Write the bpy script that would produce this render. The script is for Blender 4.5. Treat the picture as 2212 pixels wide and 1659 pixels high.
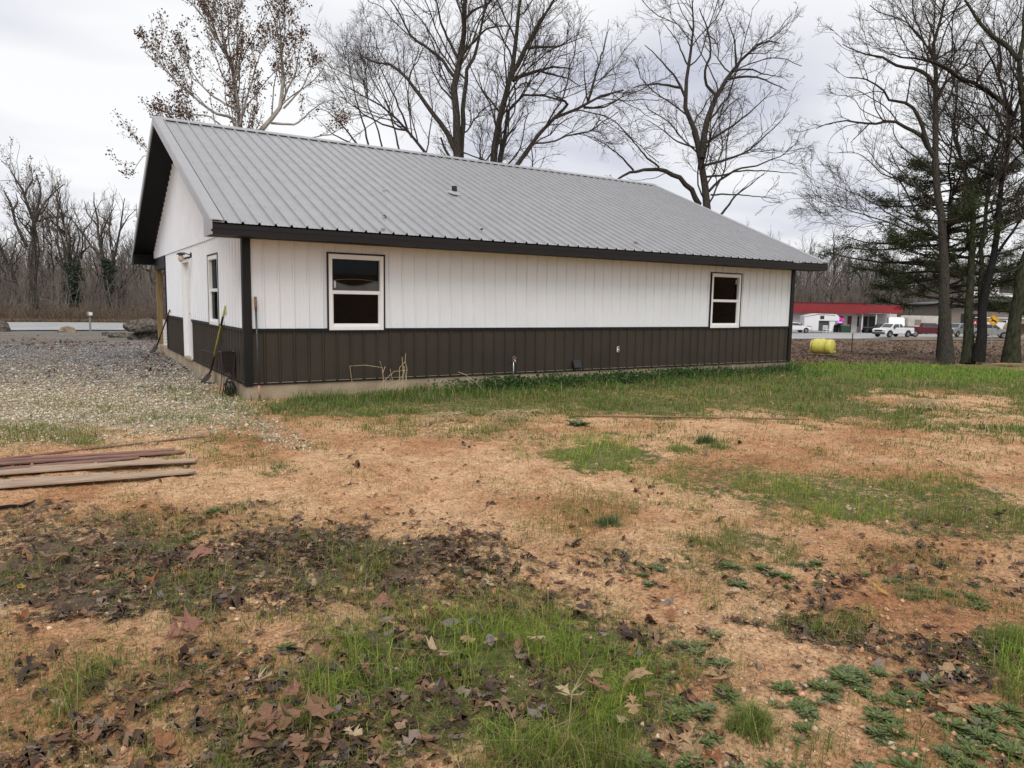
import bpy, math, random
import numpy as np
from mathutils import Vector, Matrix
PI = math.pi
rng = np.random.default_rng(11)
random.seed(5)
S = bpy.context.scene
for o in list(bpy.data.objects): bpy.data.objects.remove(o)

# ------------------------------------------------------------------ camera
FPX, PITCH, ROLL, YAW = 1568.16, math.radians(6.428), math.radians(0.988), math.radians(32.159)
CAM = np.array([-2.432, -11.466, 1.306])
_f = np.array([math.sin(YAW)*math.cos(PITCH), math.cos(YAW)*math.cos(PITCH), -math.sin(PITCH)])
_r0 = np.array([math.cos(YAW), -math.sin(YAW), 0.0]); _u0 = np.cross(_r0, _f)
_r = _r0*math.cos(ROLL)+_u0*math.sin(ROLL); _u = -_r0*math.sin(ROLL)+_u0*math.cos(ROLL)
cd = bpy.data.cameras.new('camera'); cam = bpy.data.objects.new('camera', cd); S.collection.objects.link(cam)
cd.sensor_width = 36; cd.lens = FPX/2212*36; cd.clip_end = 3000; cd.clip_start = .05
M4 = Matrix.Identity(4)
for i in range(3):
    M4[i][0] = _r[i]; M4[i][1] = _u[i]; M4[i][2] = -_f[i]; M4[i][3] = CAM[i]
cam.matrix_world = M4; S.camera = cam

# ------------------------------------------------------------------ world, sun, exposure
SUN_EL, SUN_AZ = math.radians(52), math.radians(215)      # azimuth from +Y towards +X
w = bpy.data.worlds.new('World'); S.world = w; w.use_nodes = True
nt = w.node_tree; nt.nodes.clear()
def N(t, k, **kw):
    n = t.nodes.new(k)
    for a, b in kw.items(): setattr(n, a, b)
    return n
out = N(nt, 'ShaderNodeOutputWorld'); bg = N(nt, 'ShaderNodeBackground'); bg.inputs[1].default_value = .1
sky = N(nt, 'ShaderNodeTexSky', sky_type='NISHITA', sun_disc=False, sun_elevation=SUN_EL, sun_rotation=SUN_AZ)
tc = N(nt, 'ShaderNodeTexCoord'); sx = N(nt, 'ShaderNodeSeparateXYZ'); nt.links.new(tc.outputs['Generated'], sx.inputs[0])
mz = N(nt, 'ShaderNodeMath', operation='MAXIMUM'); mz.inputs[1].default_value = .0; nt.links.new(sx.outputs[2], mz.inputs[0])
az_ = N(nt, 'ShaderNodeMath', operation='ADD'); az_.inputs[1].default_value = .22; nt.links.new(mz.outputs[0], az_.inputs[0])
vd = N(nt, 'ShaderNodeVectorMath', operation='DIVIDE')
cb = N(nt, 'ShaderNodeCombineXYZ'); [nt.links.new(az_.outputs[0], cb.inputs[i]) for i in range(3)]
nt.links.new(tc.outputs['Generated'], vd.inputs[0]); nt.links.new(cb.outputs[0], vd.inputs[1])
mp = N(nt, 'ShaderNodeMapping'); mp.inputs['Scale'].default_value = (1.0, 1.5, 1); mp.inputs['Rotation'].default_value = (0, 0, .5)
nt.links.new(vd.outputs[0], mp.inputs[0])
nz = N(nt, 'ShaderNodeTexNoise'); nz.inputs['Scale'].default_value = .85; nz.inputs['Detail'].default_value = 3.5; nz.inputs['Roughness'].default_value = .5
nt.links.new(mp.outputs[0], nz.inputs[0])
cr = N(nt, 'ShaderNodeValToRGB'); e = cr.color_ramp.elements
e[0].position = .37; e[0].color = (4.9, 5.0, 5.75, 1); e[1].position = .60; e[1].color = (7.9, 7.95, 8.0, 1)
m_ = cr.color_ramp.elements.new(.48); m_.color = (6.7, 6.75, 7.15, 1)
nt.links.new(nz.outputs[0], cr.inputs[0])
mx = N(nt, 'ShaderNodeMix', data_type='RGBA'); mx.inputs[0].default_value = .94
nt.links.new(sky.outputs[0], mx.inputs[6]); nt.links.new(cr.outputs[0], mx.inputs[7]); nt.links.new(mx.outputs[2], bg.inputs[0]); nt.links.new(bg.outputs[0], out.inputs[0])
sd = bpy.data.lights.new('sun', 'SUN'); so = bpy.data.objects.new('sun', sd); S.collection.objects.link(so)
sd.energy = 1.5; sd.angle = math.radians(35); sd.color = (1, .97, .93)
dv = Vector((math.sin(SUN_AZ)*math.cos(SUN_EL), math.cos(SUN_AZ)*math.cos(SUN_EL), math.sin(SUN_EL)))
so.rotation_euler = dv.to_track_quat('Z', 'Y').to_euler()
S.view_settings.view_transform = 'Standard'; S.view_settings.look = 'None'; S.view_settings.exposure = 0.36; S.view_settings.gamma = 1

# ------------------------------------------------------------------ pixel helpers (2212-wide frame of the photograph)
def ray(x, y): return _f + (x-1106)/FPX*_r - (y-829.5)/FPX*_u
def P(x, y, d): return CAM + d*ray(x, y)
def c3(x, y): return ((700+x*800/2212)*.72005, (720+y*800/2212)*.72005)
def c2(x, y): return ((380+x*400/1229)*.72005, (700+y*400/1229)*.72005)
def c5(x, y): return ((2340+x*.3309)*.72005, (840+y*.3309)*.72005)
def c6(x, y): return ((2340+x*.603)*.72005, y*.603*.72005)
def c7(x, y): return ((400+x*.5425)*.72005, y*.5425*.72005)
def c8(x, y): return ((1500+x*.4822)*.72005, y*.4822*.72005)
def c9(x, y): return (x*.3617*.72005, (450+y*.3617)*.72005)
def sstep(t): t = np.clip(t, 0, 1); return t*t*(3-2*t)
_lat = rng.random((256, 256))
def vnoise(x, y):
    xi = np.floor(x).astype(int); yi = np.floor(y).astype(int); fx = sstep(x-xi); fy = sstep(y-yi)
    a = _lat[xi & 255, yi & 255]; b = _lat[(xi+1) & 255, yi & 255]; c = _lat[xi & 255, (yi+1) & 255]; d = _lat[(xi+1) & 255, (yi+1) & 255]
    return (a*(1-fx)+b*fx)*(1-fy)+(c*(1-fx)+d*fx)*fy
def fbm(x, y, o=4, s=1.0):
    r = 0; a = .5; t = 0
    for k in range(o): r = r+a*vnoise(x*s+17.3*k, y*s+5.1*k); t += a; a *= .5; s *= 2.03
    return r/t
def terrain(x, y):
    x = np.asarray(x, float); y = np.asarray(y, float)
    z = -.25-np.interp(x, [14, 30, 63], [0, .88, 1.3])-.025*np.clip(y-12, 0, 28)
    dx = x-CAM[0]; dy = y-CAM[1]; d = np.hypot(dx, dy); az = np.degrees(np.arctan2(dx, dy))
    re = np.interp(az, [-180, -90, -40, 0, 20, 38, 50, 60, 75, 90, 120, 180], [130, 100, 80, 68, 73, 86, 118, 140, 150, 150, 120, 130])
    h = np.interp(az, [-60, 0, 30, 50, 80], [6.5, 6.5, 8, 8, 11])+3*(fbm(x, y, 3, .06)-.5)
    return z+h*sstep((d-re)/95)+.6*(fbm(x, y, 2, .03)-.5)*sstep((d-25)/40)
def G(x, y, off=0.0):
    d = ray(x, y); t = 2.0
    for _ in range(60):
        p = CAM+t*d; dz = p[2]-(float(terrain(p[0], p[1]))+off)
        if abs(dz) < 1e-4: break
        t = min(max(t - dz/d[2]*.8 if d[2] < 0 else t*1.2, .3), 400)
    return CAM+t*d
def gdepth(x, y): return float((G(x, y)-CAM) @ _f)
def proj(x, y, z):
    X = np.stack([x-CAM[0], y-CAM[1], z-CAM[2]], -1); d = X @ _f; dd = np.where(d > .2, d, np.nan)
    return 1106+FPX*(X @ _r)/dd, 829.5-FPX*(X @ _u)/dd

# ------------------------------------------------------------------ object helpers
COL = S.collection
def tag(o, label=None, cat=None, group=None, kind=None):
    if label: o['label'] = label
    if cat: o['category'] = cat
    if group: o['group'] = group
    if kind: o['kind'] = kind
    return o
def empty(name, loc=(0, 0, 0), rz=0):
    o = bpy.data.objects.new(name, None); COL.objects.link(o); o.location = loc; o.rotation_euler = (0, 0, rz); o.empty_display_size = .2
    return o
def npmesh(name, V, F, mat=None, parent=None, col=None, smooth=False, uniform=None):
    """V (n,3); F array (m,k) or list of such arrays"""
    if not isinstance(F, list): F = [F]
    F = [np.asarray(f, np.int32) for f in F if len(f)]
    me = bpy.data.meshes.new(name); V = np.asarray(V, np.float32)
    me.vertices.add(len(V)); me.vertices.foreach_set('co', V.ravel())
    nl = sum(f.size for f in F); npol = sum(len(f) for f in F)
    me.loops.add(nl); me.polygons.add(npol)
    me.loops.foreach_set('vertex_index', np.concatenate([f.ravel() for f in F]))
    tot = np.concatenate([np.full(len(f), f.shape[1], np.int32) for f in F]); st = np.concatenate([[0], np.cumsum(tot)[:-1]]).astype(np.int32)
    me.polygons.foreach_set('loop_start', st); me.polygons.foreach_set('loop_total', tot)
    if smooth: me.polygons.foreach_set('use_smooth', np.ones(npol, bool))
    me.update(calc_edges=True)
    if col is not None:
        a = me.color_attributes.new('Col', 'FLOAT_COLOR', 'POINT'); c = np.ones((len(V), 4), np.float32); c[:, :col.shape[1]] = col; a.data.foreach_set('color', c.ravel())
    if mat: me.materials.append(mat)
    o = bpy.data.objects.new(name, me); COL.objects.link(o)
    if parent: o.parent = parent
    return o
class MB:
    def __init__(s): s.v = []; s.f = []
    def add(s, vs, fs):
        b = len(s.v); s.v += [tuple(map(float, v)) for v in vs]; s.f += [tuple(b+i for i in f) for f in fs]; return s
    def box(s, a, b):
        (x0, y0, z0), (x1, y1, z1) = a, b
        return s.add([(x0, y0, z0), (x1, y0, z0), (x1, y1, z0), (x0, y1, z0), (x0, y0, z1), (x1, y0, z1), (x1, y1, z1), (x0, y1, z1)],
                     [(0, 3, 2, 1), (4, 5, 6, 7), (0, 1, 5, 4), (1, 2, 6, 5), (2, 3, 7, 6), (3, 0, 4, 7)])
    def prism(s, poly, d, axis):   # poly 2D list, extruded from d[0] to d[1] along axis (0,1,2)
        n = len(poly); vs = []
        for t in d:
            for p, q in poly: vs.append({0: (t, p, q), 1: (p, t, q), 2: (p, q, t)}[axis])
        fs = [tuple(range(n)), tuple(range(2*n-1, n-1, -1))]+[(i, i+n, (i+1) % n+n, (i+1) % n) for i in range(n)]
        return s.add(vs, fs)
    def tube(s, pts, rad, n=8, caps=True):
        pts = [Vector(p) for p in pts]
        if not hasattr(rad, '__len__'): rad = [rad]*len(pts)
        b = len(s.v); up = None
        for i, p in enumerate(pts):
            t = (pts[min(i+1, len(pts)-1)]-pts[max(i-1, 0)]).normalized()
            if up is None: up = Vector((0, 0, 1)) if abs(t.z) < .9 else Vector((1, 0, 0))
            a = t.cross(up).normalized(); c = a.cross(t).normalized(); up = c
            for k in range(n):
                q = p+(a*math.cos(2*PI*k/n)+c*math.sin(2*PI*k/n))*rad[i]; s.v.append(tuple(q))
        for i in range(len(pts)-1):
            for k in range(n): s.f.append((b+i*n+k, b+i*n+(k+1) % n, b+(i+1)*n+(k+1) % n, b+(i+1)*n+k))
        if caps: s.f.append(tuple(b+k for k in range(n-1, -1, -1))); s.f.append(tuple(b+(len(pts)-1)*n+k for k in range(n)))
        return s
    def lathe(s, prof, origin, axis=(0, 0, 1), n=20):
        """prof: (r, h) list along axis"""
        ax = Vector(axis).normalized(); o = Vector(origin); a = ax.orthogonal().normalized(); c = ax.cross(a); b = len(s.v)
        for r, h in prof:
            for k in range(n): s.v.append(tuple(o+ax*h+(a*math.cos(2*PI*k/n)+c*math.sin(2*PI*k/n))*r))
        for i in range(len(prof)-1):
            for k in range(n): s.f.append((b+i*n+k, b+i*n+(k+1) % n, b+(i+1)*n+(k+1) % n, b+(i+1)*n+k))
        s.f.append(tuple(b+k for k in range(n-1, -1, -1))); s.f.append(tuple(b+(len(prof)-1)*n+k for k in range(n)))
        return s
    def build(s, name, mat, parent=None, bevel=0, smooth=False, loc=None):
        me = bpy.data.meshes.new(name); me.from_pydata(s.v, [], s.f); me.materials.append(mat)
        import bmesh
        bm = bmesh.new(); bm.from_mesh(me); bmesh.ops.recalc_face_normals(bm, faces=bm.faces)
        if bevel: bmesh.ops.bevel(bm, geom=[e for e in bm.edges if len(e.link_faces) == 2 and e.calc_face_angle(0) > .5], offset=bevel, segments=2, affect='EDGES', clamp_overlap=True)
        bm.to_mesh(me); bm.free()
        if smooth:
            for p in me.polygons: p.use_smooth = True
        o = bpy.data.objects.new(name, me); COL.objects.link(o)
        if parent: o.parent = parent
        if loc is not None: o.location = loc
        return o
def children(o): return [c for c in bpy.data.objects if c.parent == o]
def copy_tree(o, kids=None):
    c = o.copy(); COL.objects.link(c)
    for ch in (kids or []):
        d = ch.copy(); COL.objects.link(d); d.parent = c
    return c

# ------------------------------------------------------------------ materials
def mat(name, col, rough=.6, metal=0, var=.12, scale=8, bump=0, bscale=40, spec=.5, attr=False, col2=None, detail=5, coat=0, stretch=None, trans=0):
    m = bpy.data.materials.new(name); m.use_nodes = True; t = m.node_tree; b = t.nodes['Principled BSDF']
    b.inputs['Roughness'].default_value = rough; b.inputs['Metallic'].default_value = metal; b.inputs['Specular IOR Level'].default_value = spec
    b.inputs['Coat Weight'].default_value = coat
    tc = N(t, 'ShaderNodeTexCoord'); src = tc.outputs['Object']
    if stretch:
        mp = N(t, 'ShaderNodeMapping'); mp.inputs['Scale'].default_value = stretch; t.links.new(src, mp.inputs[0]); src = mp.outputs[0]
    nz = N(t, 'ShaderNodeTexNoise'); nz.inputs['Scale'].default_value = scale; nz.inputs['Detail'].default_value = detail; t.links.new(src, nz.inputs[0])
    r = N(t, 'ShaderNodeValToRGB'); r.color_ramp.elements[0].position = .3; r.color_ramp.elements[1].position = .7
    if attr:
        r.color_ramp.elements[0].color = (1-var,)*3+(1,); r.color_ramp.elements[1].color = (1+var,)*3+(1,)
        at = N(t, 'ShaderNodeAttribute', attribute_name='Col'); mx = N(t, 'ShaderNodeMix', data_type='RGBA', blend_type='MULTIPLY'); mx.inputs[0].default_value = 1
        t.links.new(at.outputs['Color'], mx.inputs[6]); t.links.new(r.outputs[0], mx.inputs[7]); c = mx.outputs[2]
    else:
        c2_ = col2 or tuple(min(1, k*(1+var)) for k in col); c1_ = col if col2 else tuple(k*(1-var) for k in col)
        r.color_ramp.elements[0].color = c1_+(1,); r.color_ramp.elements[1].color = c2_+(1,); c = r.outputs[0]
    t.links.new(nz.outputs[0], r.inputs[0]); t.links.new(c, b.inputs['Base Color'])
    if bump:
        n2 = N(t, 'ShaderNodeTexNoise'); n2.inputs['Scale'].default_value = bscale; n2.inputs['Detail'].default_value = 4; t.links.new(src, n2.inputs[0])
        bp = N(t, 'ShaderNodeBump'); bp.inputs['Strength'].default_value = bump; bp.inputs['Distance'].default_value = .02; t.links.new(n2.outputs[0], bp.inputs['Height']); t.links.new(bp.outputs[0], b.inputs['Normal'])
    if trans:
        o_ = t.nodes['Material Output']; tr = N(t, 'ShaderNodeBsdfTranslucent'); ms = N(t, 'ShaderNodeMixShader'); ms.inputs[0].default_value = trans
        t.links.new(c, tr.inputs[0]); t.links.new(b.outputs[0], ms.inputs[1]); t.links.new(tr.outputs[0], ms.inputs[2]); t.links.new(ms.outputs[0], o_.inputs[0])
    return m
def glass_mat(name, tint=.5):
    m = bpy.data.materials.new(name); m.use_nodes = True; t = m.node_tree; t.nodes.remove(t.nodes['Principled BSDF']); o_ = t.nodes['Material Output']
    a = N(t, 'ShaderNodeBsdfTransparent'); a.inputs[0].default_value = (tint, tint, tint, 1); g = N(t, 'ShaderNodeBsdfGlossy'); g.inputs[1].default_value = .02; g.inputs[0].default_value = (.26, .28, .31, 1)
    fr = N(t, 'ShaderNodeFresnel'); fr.inputs[0].default_value = 1.4; ms = N(t, 'ShaderNodeMixShader')
    t.links.new(fr.outputs[0], ms.inputs[0]); t.links.new(a.outputs[0], ms.inputs[1]); t.links.new(g.outputs[0], ms.inputs[2]); t.links.new(ms.outputs[0], o_.inputs[0])
    return m
def emis(name, col, st):
    m = bpy.data.materials.new(name); m.use_nodes = True; b = m.node_tree.nodes['Principled BSDF']; b.inputs['Emission Color'].default_value = col+(1,); b.inputs['Emission Strength'].default_value = st; b.inputs['Base Color'].default_value = col+(1,)
    return m
M = dict(
    white_siding=mat('white painted steel siding', (.775, .80, .83), .42, var=.03, scale=1.5, bump=.05, bscale=5),
    brown_siding=mat('bronze painted steel siding', (.040, .032, .024), .45, var=.14, scale=1.5, bump=.05, bscale=5, spec=.35),
    bronze=mat('dark bronze trim', (.0085, .0082, .0085), .5, var=.15, scale=6, spec=.3),
    charcoal=mat('charcoal soffit', (.006, .006, .0065), .6, var=.12, scale=6, spec=.2),
    galv=mat('galvalume roofing', (.345, .345, .35), .38, metal=.35, var=.07, scale=3.5, bump=.05, bscale=22),
    galv_trim=mat('galvalume trim', (.36, .36, .365), .4, metal=.25, var=.05, scale=5),
    rubber=mat('black rubber', (.012, .012, .013), .6, var=.2),
    screw=mat('screw heads', (.27, .27, .27), .5, metal=.3),
    concrete=mat('foundation concrete', (.27, .20, .13), .9, var=.22, scale=2.2, bump=.5, bscale=60, col2=(.44, .36, .26)),
    vinyl=mat('white vinyl', (.82, .82, .81), .4, var=.02),
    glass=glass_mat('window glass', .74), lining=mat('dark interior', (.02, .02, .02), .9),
    door=mat('white door paint', (.78, .78, .77), .4, var=.03),
    treated=mat('treated pine post', (.20, .13, .05), .8, var=.25, scale=5, stretch=(8, 8, .6), bump=.3, bscale=20, col2=(.34, .25, .11)),
    grey_sheet=mat('grey curved sheet', (.55, .60, .58), .4), sticker=mat('sticker', (.6, .68, .66), .5, var=.3, scale=120),
    black=mat('black metal', (.012, .012, .012), .45, var=.2), bulb=mat('warm glass globe', (.62, .47, .36), .15, var=.05),
    bark=mat('grey brown bark', (.020, .018, .016), .95, var=.35, scale=9, stretch=(3, 3, .7), bump=.8, bscale=22, col2=(.085, .076, .062), spec=.1),
    darkbark=mat('dark wet bark', (.008, .008, .008), .95, var=.35, scale=9, stretch=(3, 3, .7), bump=.8, bscale=22, col2=(.035, .033, .03), spec=.1),
    mossbark=mat('mossy bark', (.016, .017, .011), .95, var=.35, scale=4, stretch=(3, 3, .9), bump=.8, bscale=22, col2=(.065, .068, .042), spec=.1),
    lightbark=mat('pale sycamore bark', (.18, .165, .14), .9, var=.3, scale=3, bump=.4, bscale=20, col2=(.42, .40, .36)),
    twig=mat('twigs', (.038, .032, .028), .95, var=.3, scale=3, col2=(.10, .085, .072), spec=.1),
    palertwig=mat('pale twigs', (.12, .10, .085), .9, var=.3, scale=3, col2=(.24, .21, .18)),
    woodtwig=mat('wood twigs', (.10, .084, .071), .95, var=.3, scale=.5, col2=(.29, .25, .215), spec=.1),
    leafattr=mat('leaves', (1, 1, 1), .85, spec=.12, attr=True, var=.25, scale=40, trans=.25),
    stoneattr=mat('stones', (1, 1, 1), .9, attr=True, var=.3, scale=60),
    grassattr=mat('grass', (1, 1, 1), .6, spec=.3, attr=True, var=.15, scale=20, trans=.3),
    ivy=mat('ivy leaves', (.02, .035, .018), .6, var=.4, scale=2, col2=(.05, .075, .035), trans=.1),
    needle=mat('cedar foliage', (.022, .034, .012), .8, var=.4, scale=1.2, col2=(.075, .098, .036), trans=.15),
    rock=mat('lichened boulder', (.010, .008, .007), .95, var=.4, scale=7, bump=1.6, bscale=7, col2=(.17, .145, .115), detail=12),
    tanrock=mat('tan rock', (.12, .09, .06), .95, var=.4, scale=3, bump=1, bscale=12, col2=(.36, .28, .20), detail=9),
    asphalt=mat('worn asphalt', (.29, .295, .30), .9, var=.12, scale=.6, bump=.3, bscale=80, col2=(.38, .38, .38)),
    lot=mat('lot pavement', (.19, .19, .20), .9, var=.2, scale=.12, bump=.2, bscale=30, col2=(.34, .33, .315)),
    paint_white=mat('road paint', (.75, .75, .72), .7), paint_yellow=mat('yellow road paint', (.6, .45, .12), .7),
    yellow=mat('yellow poly tank', (.66, .60, .12), .4, var=.06, scale=5), red=mat('red paint', (.24, .018, .022), .6, var=.1, scale=2),
    stuccowhite=mat('white masonry', (.62, .61, .60), .8, var=.08, scale=1.5), maroon=mat('maroon door', (.09, .012, .02), .5),
    carwhite=mat('white car paint', (.78, .78, .78), .25, coat=.5, var=.03), carmaroon=mat('maroon car paint', (.10, .012, .02), .25, coat=.5, var=.1),
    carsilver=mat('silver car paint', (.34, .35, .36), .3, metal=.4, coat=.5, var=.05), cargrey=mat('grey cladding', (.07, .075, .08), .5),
    carglass=mat('car glass', (.03, .035, .038), .08, var=.1, spec=.7), tyre=mat('tyre', (.015, .015, .015), .8), rim=mat('rim', (.30, .30, .30), .35, metal=.6),
    lamp=mat('lamp lens', (.6, .6, .58), .2), redlamp=mat('red lens', (.35, .02, .02), .25), chrome=mat('chrome', (.5, .5, .5), .25, metal=.8),
    signyellow=mat('sign yellow', (.75, .40, .02), .5, var=.04), signblack=mat('sign black', (.01, .01, .01), .6), galvpost=mat('galvanised post', (.30, .30, .30), .5, metal=.4),
    redhandle=mat('red brown handle', (.22, .045, .035), .5, var=.2, scale=20), yellowhandle=mat('yellow fibreglass handle', (.42, .37, .09), .45, var=.15, scale=14),
    rust=mat('dark rusty steel', (.030, .022, .018), .7, metal=.3, var=.4, scale=30), steelgrey=mat('grey steel bar', (.07, .075, .08), .5, metal=.5, var=.2, scale=14),
    ashwood=mat('wooden grip', (.22, .12, .06), .7, var=.2, scale=20), copper=mat('rusty tip', (.38, .20, .13), .7, var=.3, scale=30),
    green=mat('green bin', (.02, .06, .035), .5), tan=mat('tan wall', (.22, .185, .155), .85, var=.1, scale=2), cardboard=mat('brown boxes', (.22, .14, .09), .9, var=.3),
    neon=emis('neon magenta', (1, .05, .45), .9), neonblue=emis('neon lilac', (.35, .3, .9), 1.0), wire=mat('wire', (.03, .03, .03), .6),
    board=mat('weathered cedar picket', (.24, .155, .105), .85, var=.3, scale=4, stretch=(1, 14, 14), bump=.35, bscale=12, col2=(.48, .36, .25)),
    redboard=mat('reddish wet board', (.11, .05, .04), .8, var=.3, scale=4, stretch=(1, 14, 14), bump=.35, bscale=12, col2=(.30, .165, .12)),
    straw=mat('dry straw', (.34, .25, .13), .85, var=.25, scale=20, col2=(.50, .40, .24)), brush=mat('dry brush', (.11, .08, .055), .95, var=.4, scale=.5, col2=(.25, .18, .125)),
)

# ------------------------------------------------------------------ ground cover layout
def ell(px, py, lst):
    r = np.zeros_like(px)
    for cx, cy, rx, ry, s in lst:
        q = ((px-cx)/rx)**2+((py-cy)/ry)**2
        r = np.maximum(r, s*np.clip(1.5-q*.85, 0, 1))
    return r
GR = [(1280, 988, 150, 34, 1.1), (1520, 968, 90, 18, .7), (1560, 1020, 160, 22, .8), (1640, 1045, 230, 34, .85), (1900, 1080, 340, 52, .95), (2100, 1130, 150, 40, .9), (1500, 1210, 220, 34, .75), (1850, 1108, 100, 22, 1.0), (1400, 1205, 170, 32, .5), (1620, 1185, 95, 34, .85),
      (420, 1130, 330, 50, .55), (250, 1240, 320, 80, .5), (760, 1230, 300, 50, .35), (1000, 1290, 260, 36, .5), (1060, 1490, 400, 120, 1.15), (1000, 1360, 330, 36, .7), (820, 1610, 380, 80, .95), (1250, 1600, 180, 80, .9),
      (1710, 1345, 150, 40, .8), (2195, 1420, 50, 60, 1.0), (130, 955, 190, 16, .7), (580, 1012, 48, 9, .8), (440, 852, 120, 9, .6), (560, 880, 130, 22, .65), (480, 925, 110, 22, .4), (1050, 935, 250, 18, .7), (800, 922, 160, 14, .6), (1350, 935, 120, 12, .5), (1760, 985, 120, 14, .45),
      (2080, 1150, 150, 30, .5), (1480, 1130, 60, 12, .35), (950, 1180, 200, 14, .2), (300, 1350, 160, 40, .4), (1970, 1260, 50, 14, .7), (1480, 1260, 140, 30, .45), (250, 735, 120, 8, .5), (200, 711, 70, 8, .7), (330, 900, 190, 14, .5), (170, 875, 120, 10, .4), (60, 930, 120, 22, .7), (510, 955, 120, 20, .75), (400, 1000, 160, 16, .6), (700, 960, 120, 14, .5)]
LI = [(250, 1240, 340, 95, .85), (760, 1205, 320, 55, .95), (150, 1130, 200, 36, .55), (460, 1295, 260, 56, .55), (640, 1615, 190, 55, .7), (900, 1620, 180, 50, .45), (1720, 1365, 170, 50, .7), (2090, 1410, 110, 60, .75),
      (1050, 1470, 370, 120, .4), (60, 1630, 100, 40, .45), (430, 1130, 330, 40, .4), (1000, 1290, 250, 40, .5), (1350, 1230, 150, 40, .3), (420, 770, 130, 14, .7), (380, 740, 90, 8, .5), (200, 800, 120, 14, .35), (120, 745, 140, 10, .5), (340, 800, 90, 14, .5)]
def layout(x, y):
    """ground cover weights at world points: grass, gravel, litter, greyness of the gravel"""
    z = terrain(x, y); px, py = proj(x, y, z); inside = np.isfinite(px) & (px > -3000) & (px < 6000) & (py > 560) & (py < 6000)
    px = np.where(inside, px, -9999.); py = np.where(inside, py, -9999.)
    n1 = fbm(x, y, 4, 1.1); n2 = fbm(x+40, y, 4, 3.1); n3 = fbm(x, y+70, 3, .35)
    n4 = fbm(x+11, y+60, 3, 9.); wx = px+(n1-.5)*170+(n4-.5)*60; wy = py+((n2-.5)*95+(n4-.5)*50)*np.clip((py-640)/500, .12, 1.6)
    g = ell(wx, wy, GR)
    bot = np.interp(wx, [540, 640, 950, 1250, 1450, 1700, 1950, 2212], [890, 908, 922, 905, 912, 915, 935, 962]); 
    band = np.clip((bot-wy)/40+.35, 0, 1)*np.clip((wx-530)/60, 0, 1)
    dirtgap = ell(wx, wy, [(2030, 868, 150, 13, .9), (2120, 908, 110, 14, .85), (1900, 855, 60, 8, .5)])
    band = np.clip(band*(1-dirtgap)*(.75+.55*n1), 0, 1.15)
    fore = np.clip((py-1090)/160, 0, 1)*np.where(px > -3000, 1, 0); g = np.maximum(g, fore*np.clip((n1-.46)*4.2, 0, .62)); midp = np.clip((py-930)/60, 0, 1)*np.clip((px-1000)/300, 0, 1); g = np.maximum(g, midp*np.clip((n1-.5)*4, 0, .5))
    g = np.maximum(g, band*1.0)
    far = sstep((x-12.8)/1.5)*sstep((790-py+16*(n1-.5))/8)*np.where(inside & (px > 1690), 1, 0)
    mulch = far
    g = g*(1-mulch*.95)
    out_ = ~inside
    g = np.where(out_, np.clip((n1-.45)*3+(n3-.5), 0, .6), g)
    gv = np.clip((np.interp(wx, [-400, 0, 300, 520, 620, 860, 1000], [985, 985, 975, 960, 990, 1015, 900])-wy)/115+.1, 0, 1)*np.clip((np.interp(wy, [600, 850, 900, 1000, 1100], [545, 545, 640, 900, 900])-wx)/150+.1, 0, 1)
    gv = np.where(out_, 0, gv)
    grey = np.clip((850-wy)/70, 0, 1)
    li = np.where(out_, np.clip((n2-.54)*3, 0, .4), ell(wx, wy, LI)); li = np.maximum(li, fore*np.clip((fbm(x+90, y+14, 4, 1.4)-.54)*4, 0, .42)); li = np.maximum(li, mulch)
    wood = sstep((np.hypot(x-CAM[0], y-CAM[1])-72)/14)*np.where(y > 50, 1, 0)
    li = np.maximum(li, wood)
    g = g*np.where((y > 9.2) & (x < 14) & ~((py < 722)), .12, 1)
    return np.clip(g, 0, 1.2), gv, np.clip(li, 0, 1), grey, px, py, inside, n1, n2

az = np.concatenate([np.arange(-180, -22, 4.0), np.arange(-22, 86, .15), np.arange(88, 180, 4.0)])
rr = [0.3]
while rr[-1] < 900: rr.append(rr[-1]*(1.0085 if rr[-1] < 60 else 1.02) if rr[-1] > 1.3 else rr[-1]+.1)
rr = np.array(rr); A_, R_ = np.meshgrid(np.radians(az), rr); GX = (CAM[0]+R_*np.sin(A_)).ravel(); GY = (CAM[1]+R_*np.cos(A_)).ravel()
g_, gv_, li_, grey_, px_, py_, ins_, n1_, n2_ = layout(GX, GY)
near = np.clip(1-(R_.ravel()-2)/60, 0, 1)
def relief(x, y): return (fbm(x, y, 3, .9)-.5)*.10+(fbm(x+9, y+3, 3, 6)-.5)*.042+(fbm(x+5, y, 2, 32)-.5)*.016
def zg(x, y):
    x = np.asarray(x, float); y = np.asarray(y, float); r = np.hypot(x-CAM[0], y-CAM[1])
    house = sstep((np.maximum(np.maximum(-x-.0, x-12.8), np.maximum(-y, y-11.4)))/.6)
    return terrain(x, y)+relief(x, y)*np.clip(1-(r-2)/60, 0, 1)*(.25+.75*house)
GZ = zg(GX, GY)+g_*.012*(n2_-.3)
na = len(az); nr = len(rr)
ii, jj = np.meshgrid(np.arange(nr-1), np.arange(na), indexing='ij'); a = (ii*na+jj).ravel(); b_ = (ii*na+(jj+1) % na).ravel(); c_ = ((ii+1)*na+(jj+1) % na).ravel(); d_ = ((ii+1)*na+jj).ravel()
V = np.stack([GX, GY, GZ], 1); V = np.vstack([V, [[CAM[0], CAM[1], -.25]]])
cen = np.stack([np.arange(na), (np.arange(na)+1) % na, np.full(na, len(V)-1)], 1)[:, ::-1]
colr = np.stack([g_, gv_, li_, grey_], 1); colr = np.vstack([colr, [[0, 0, 0, 1]]])
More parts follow.
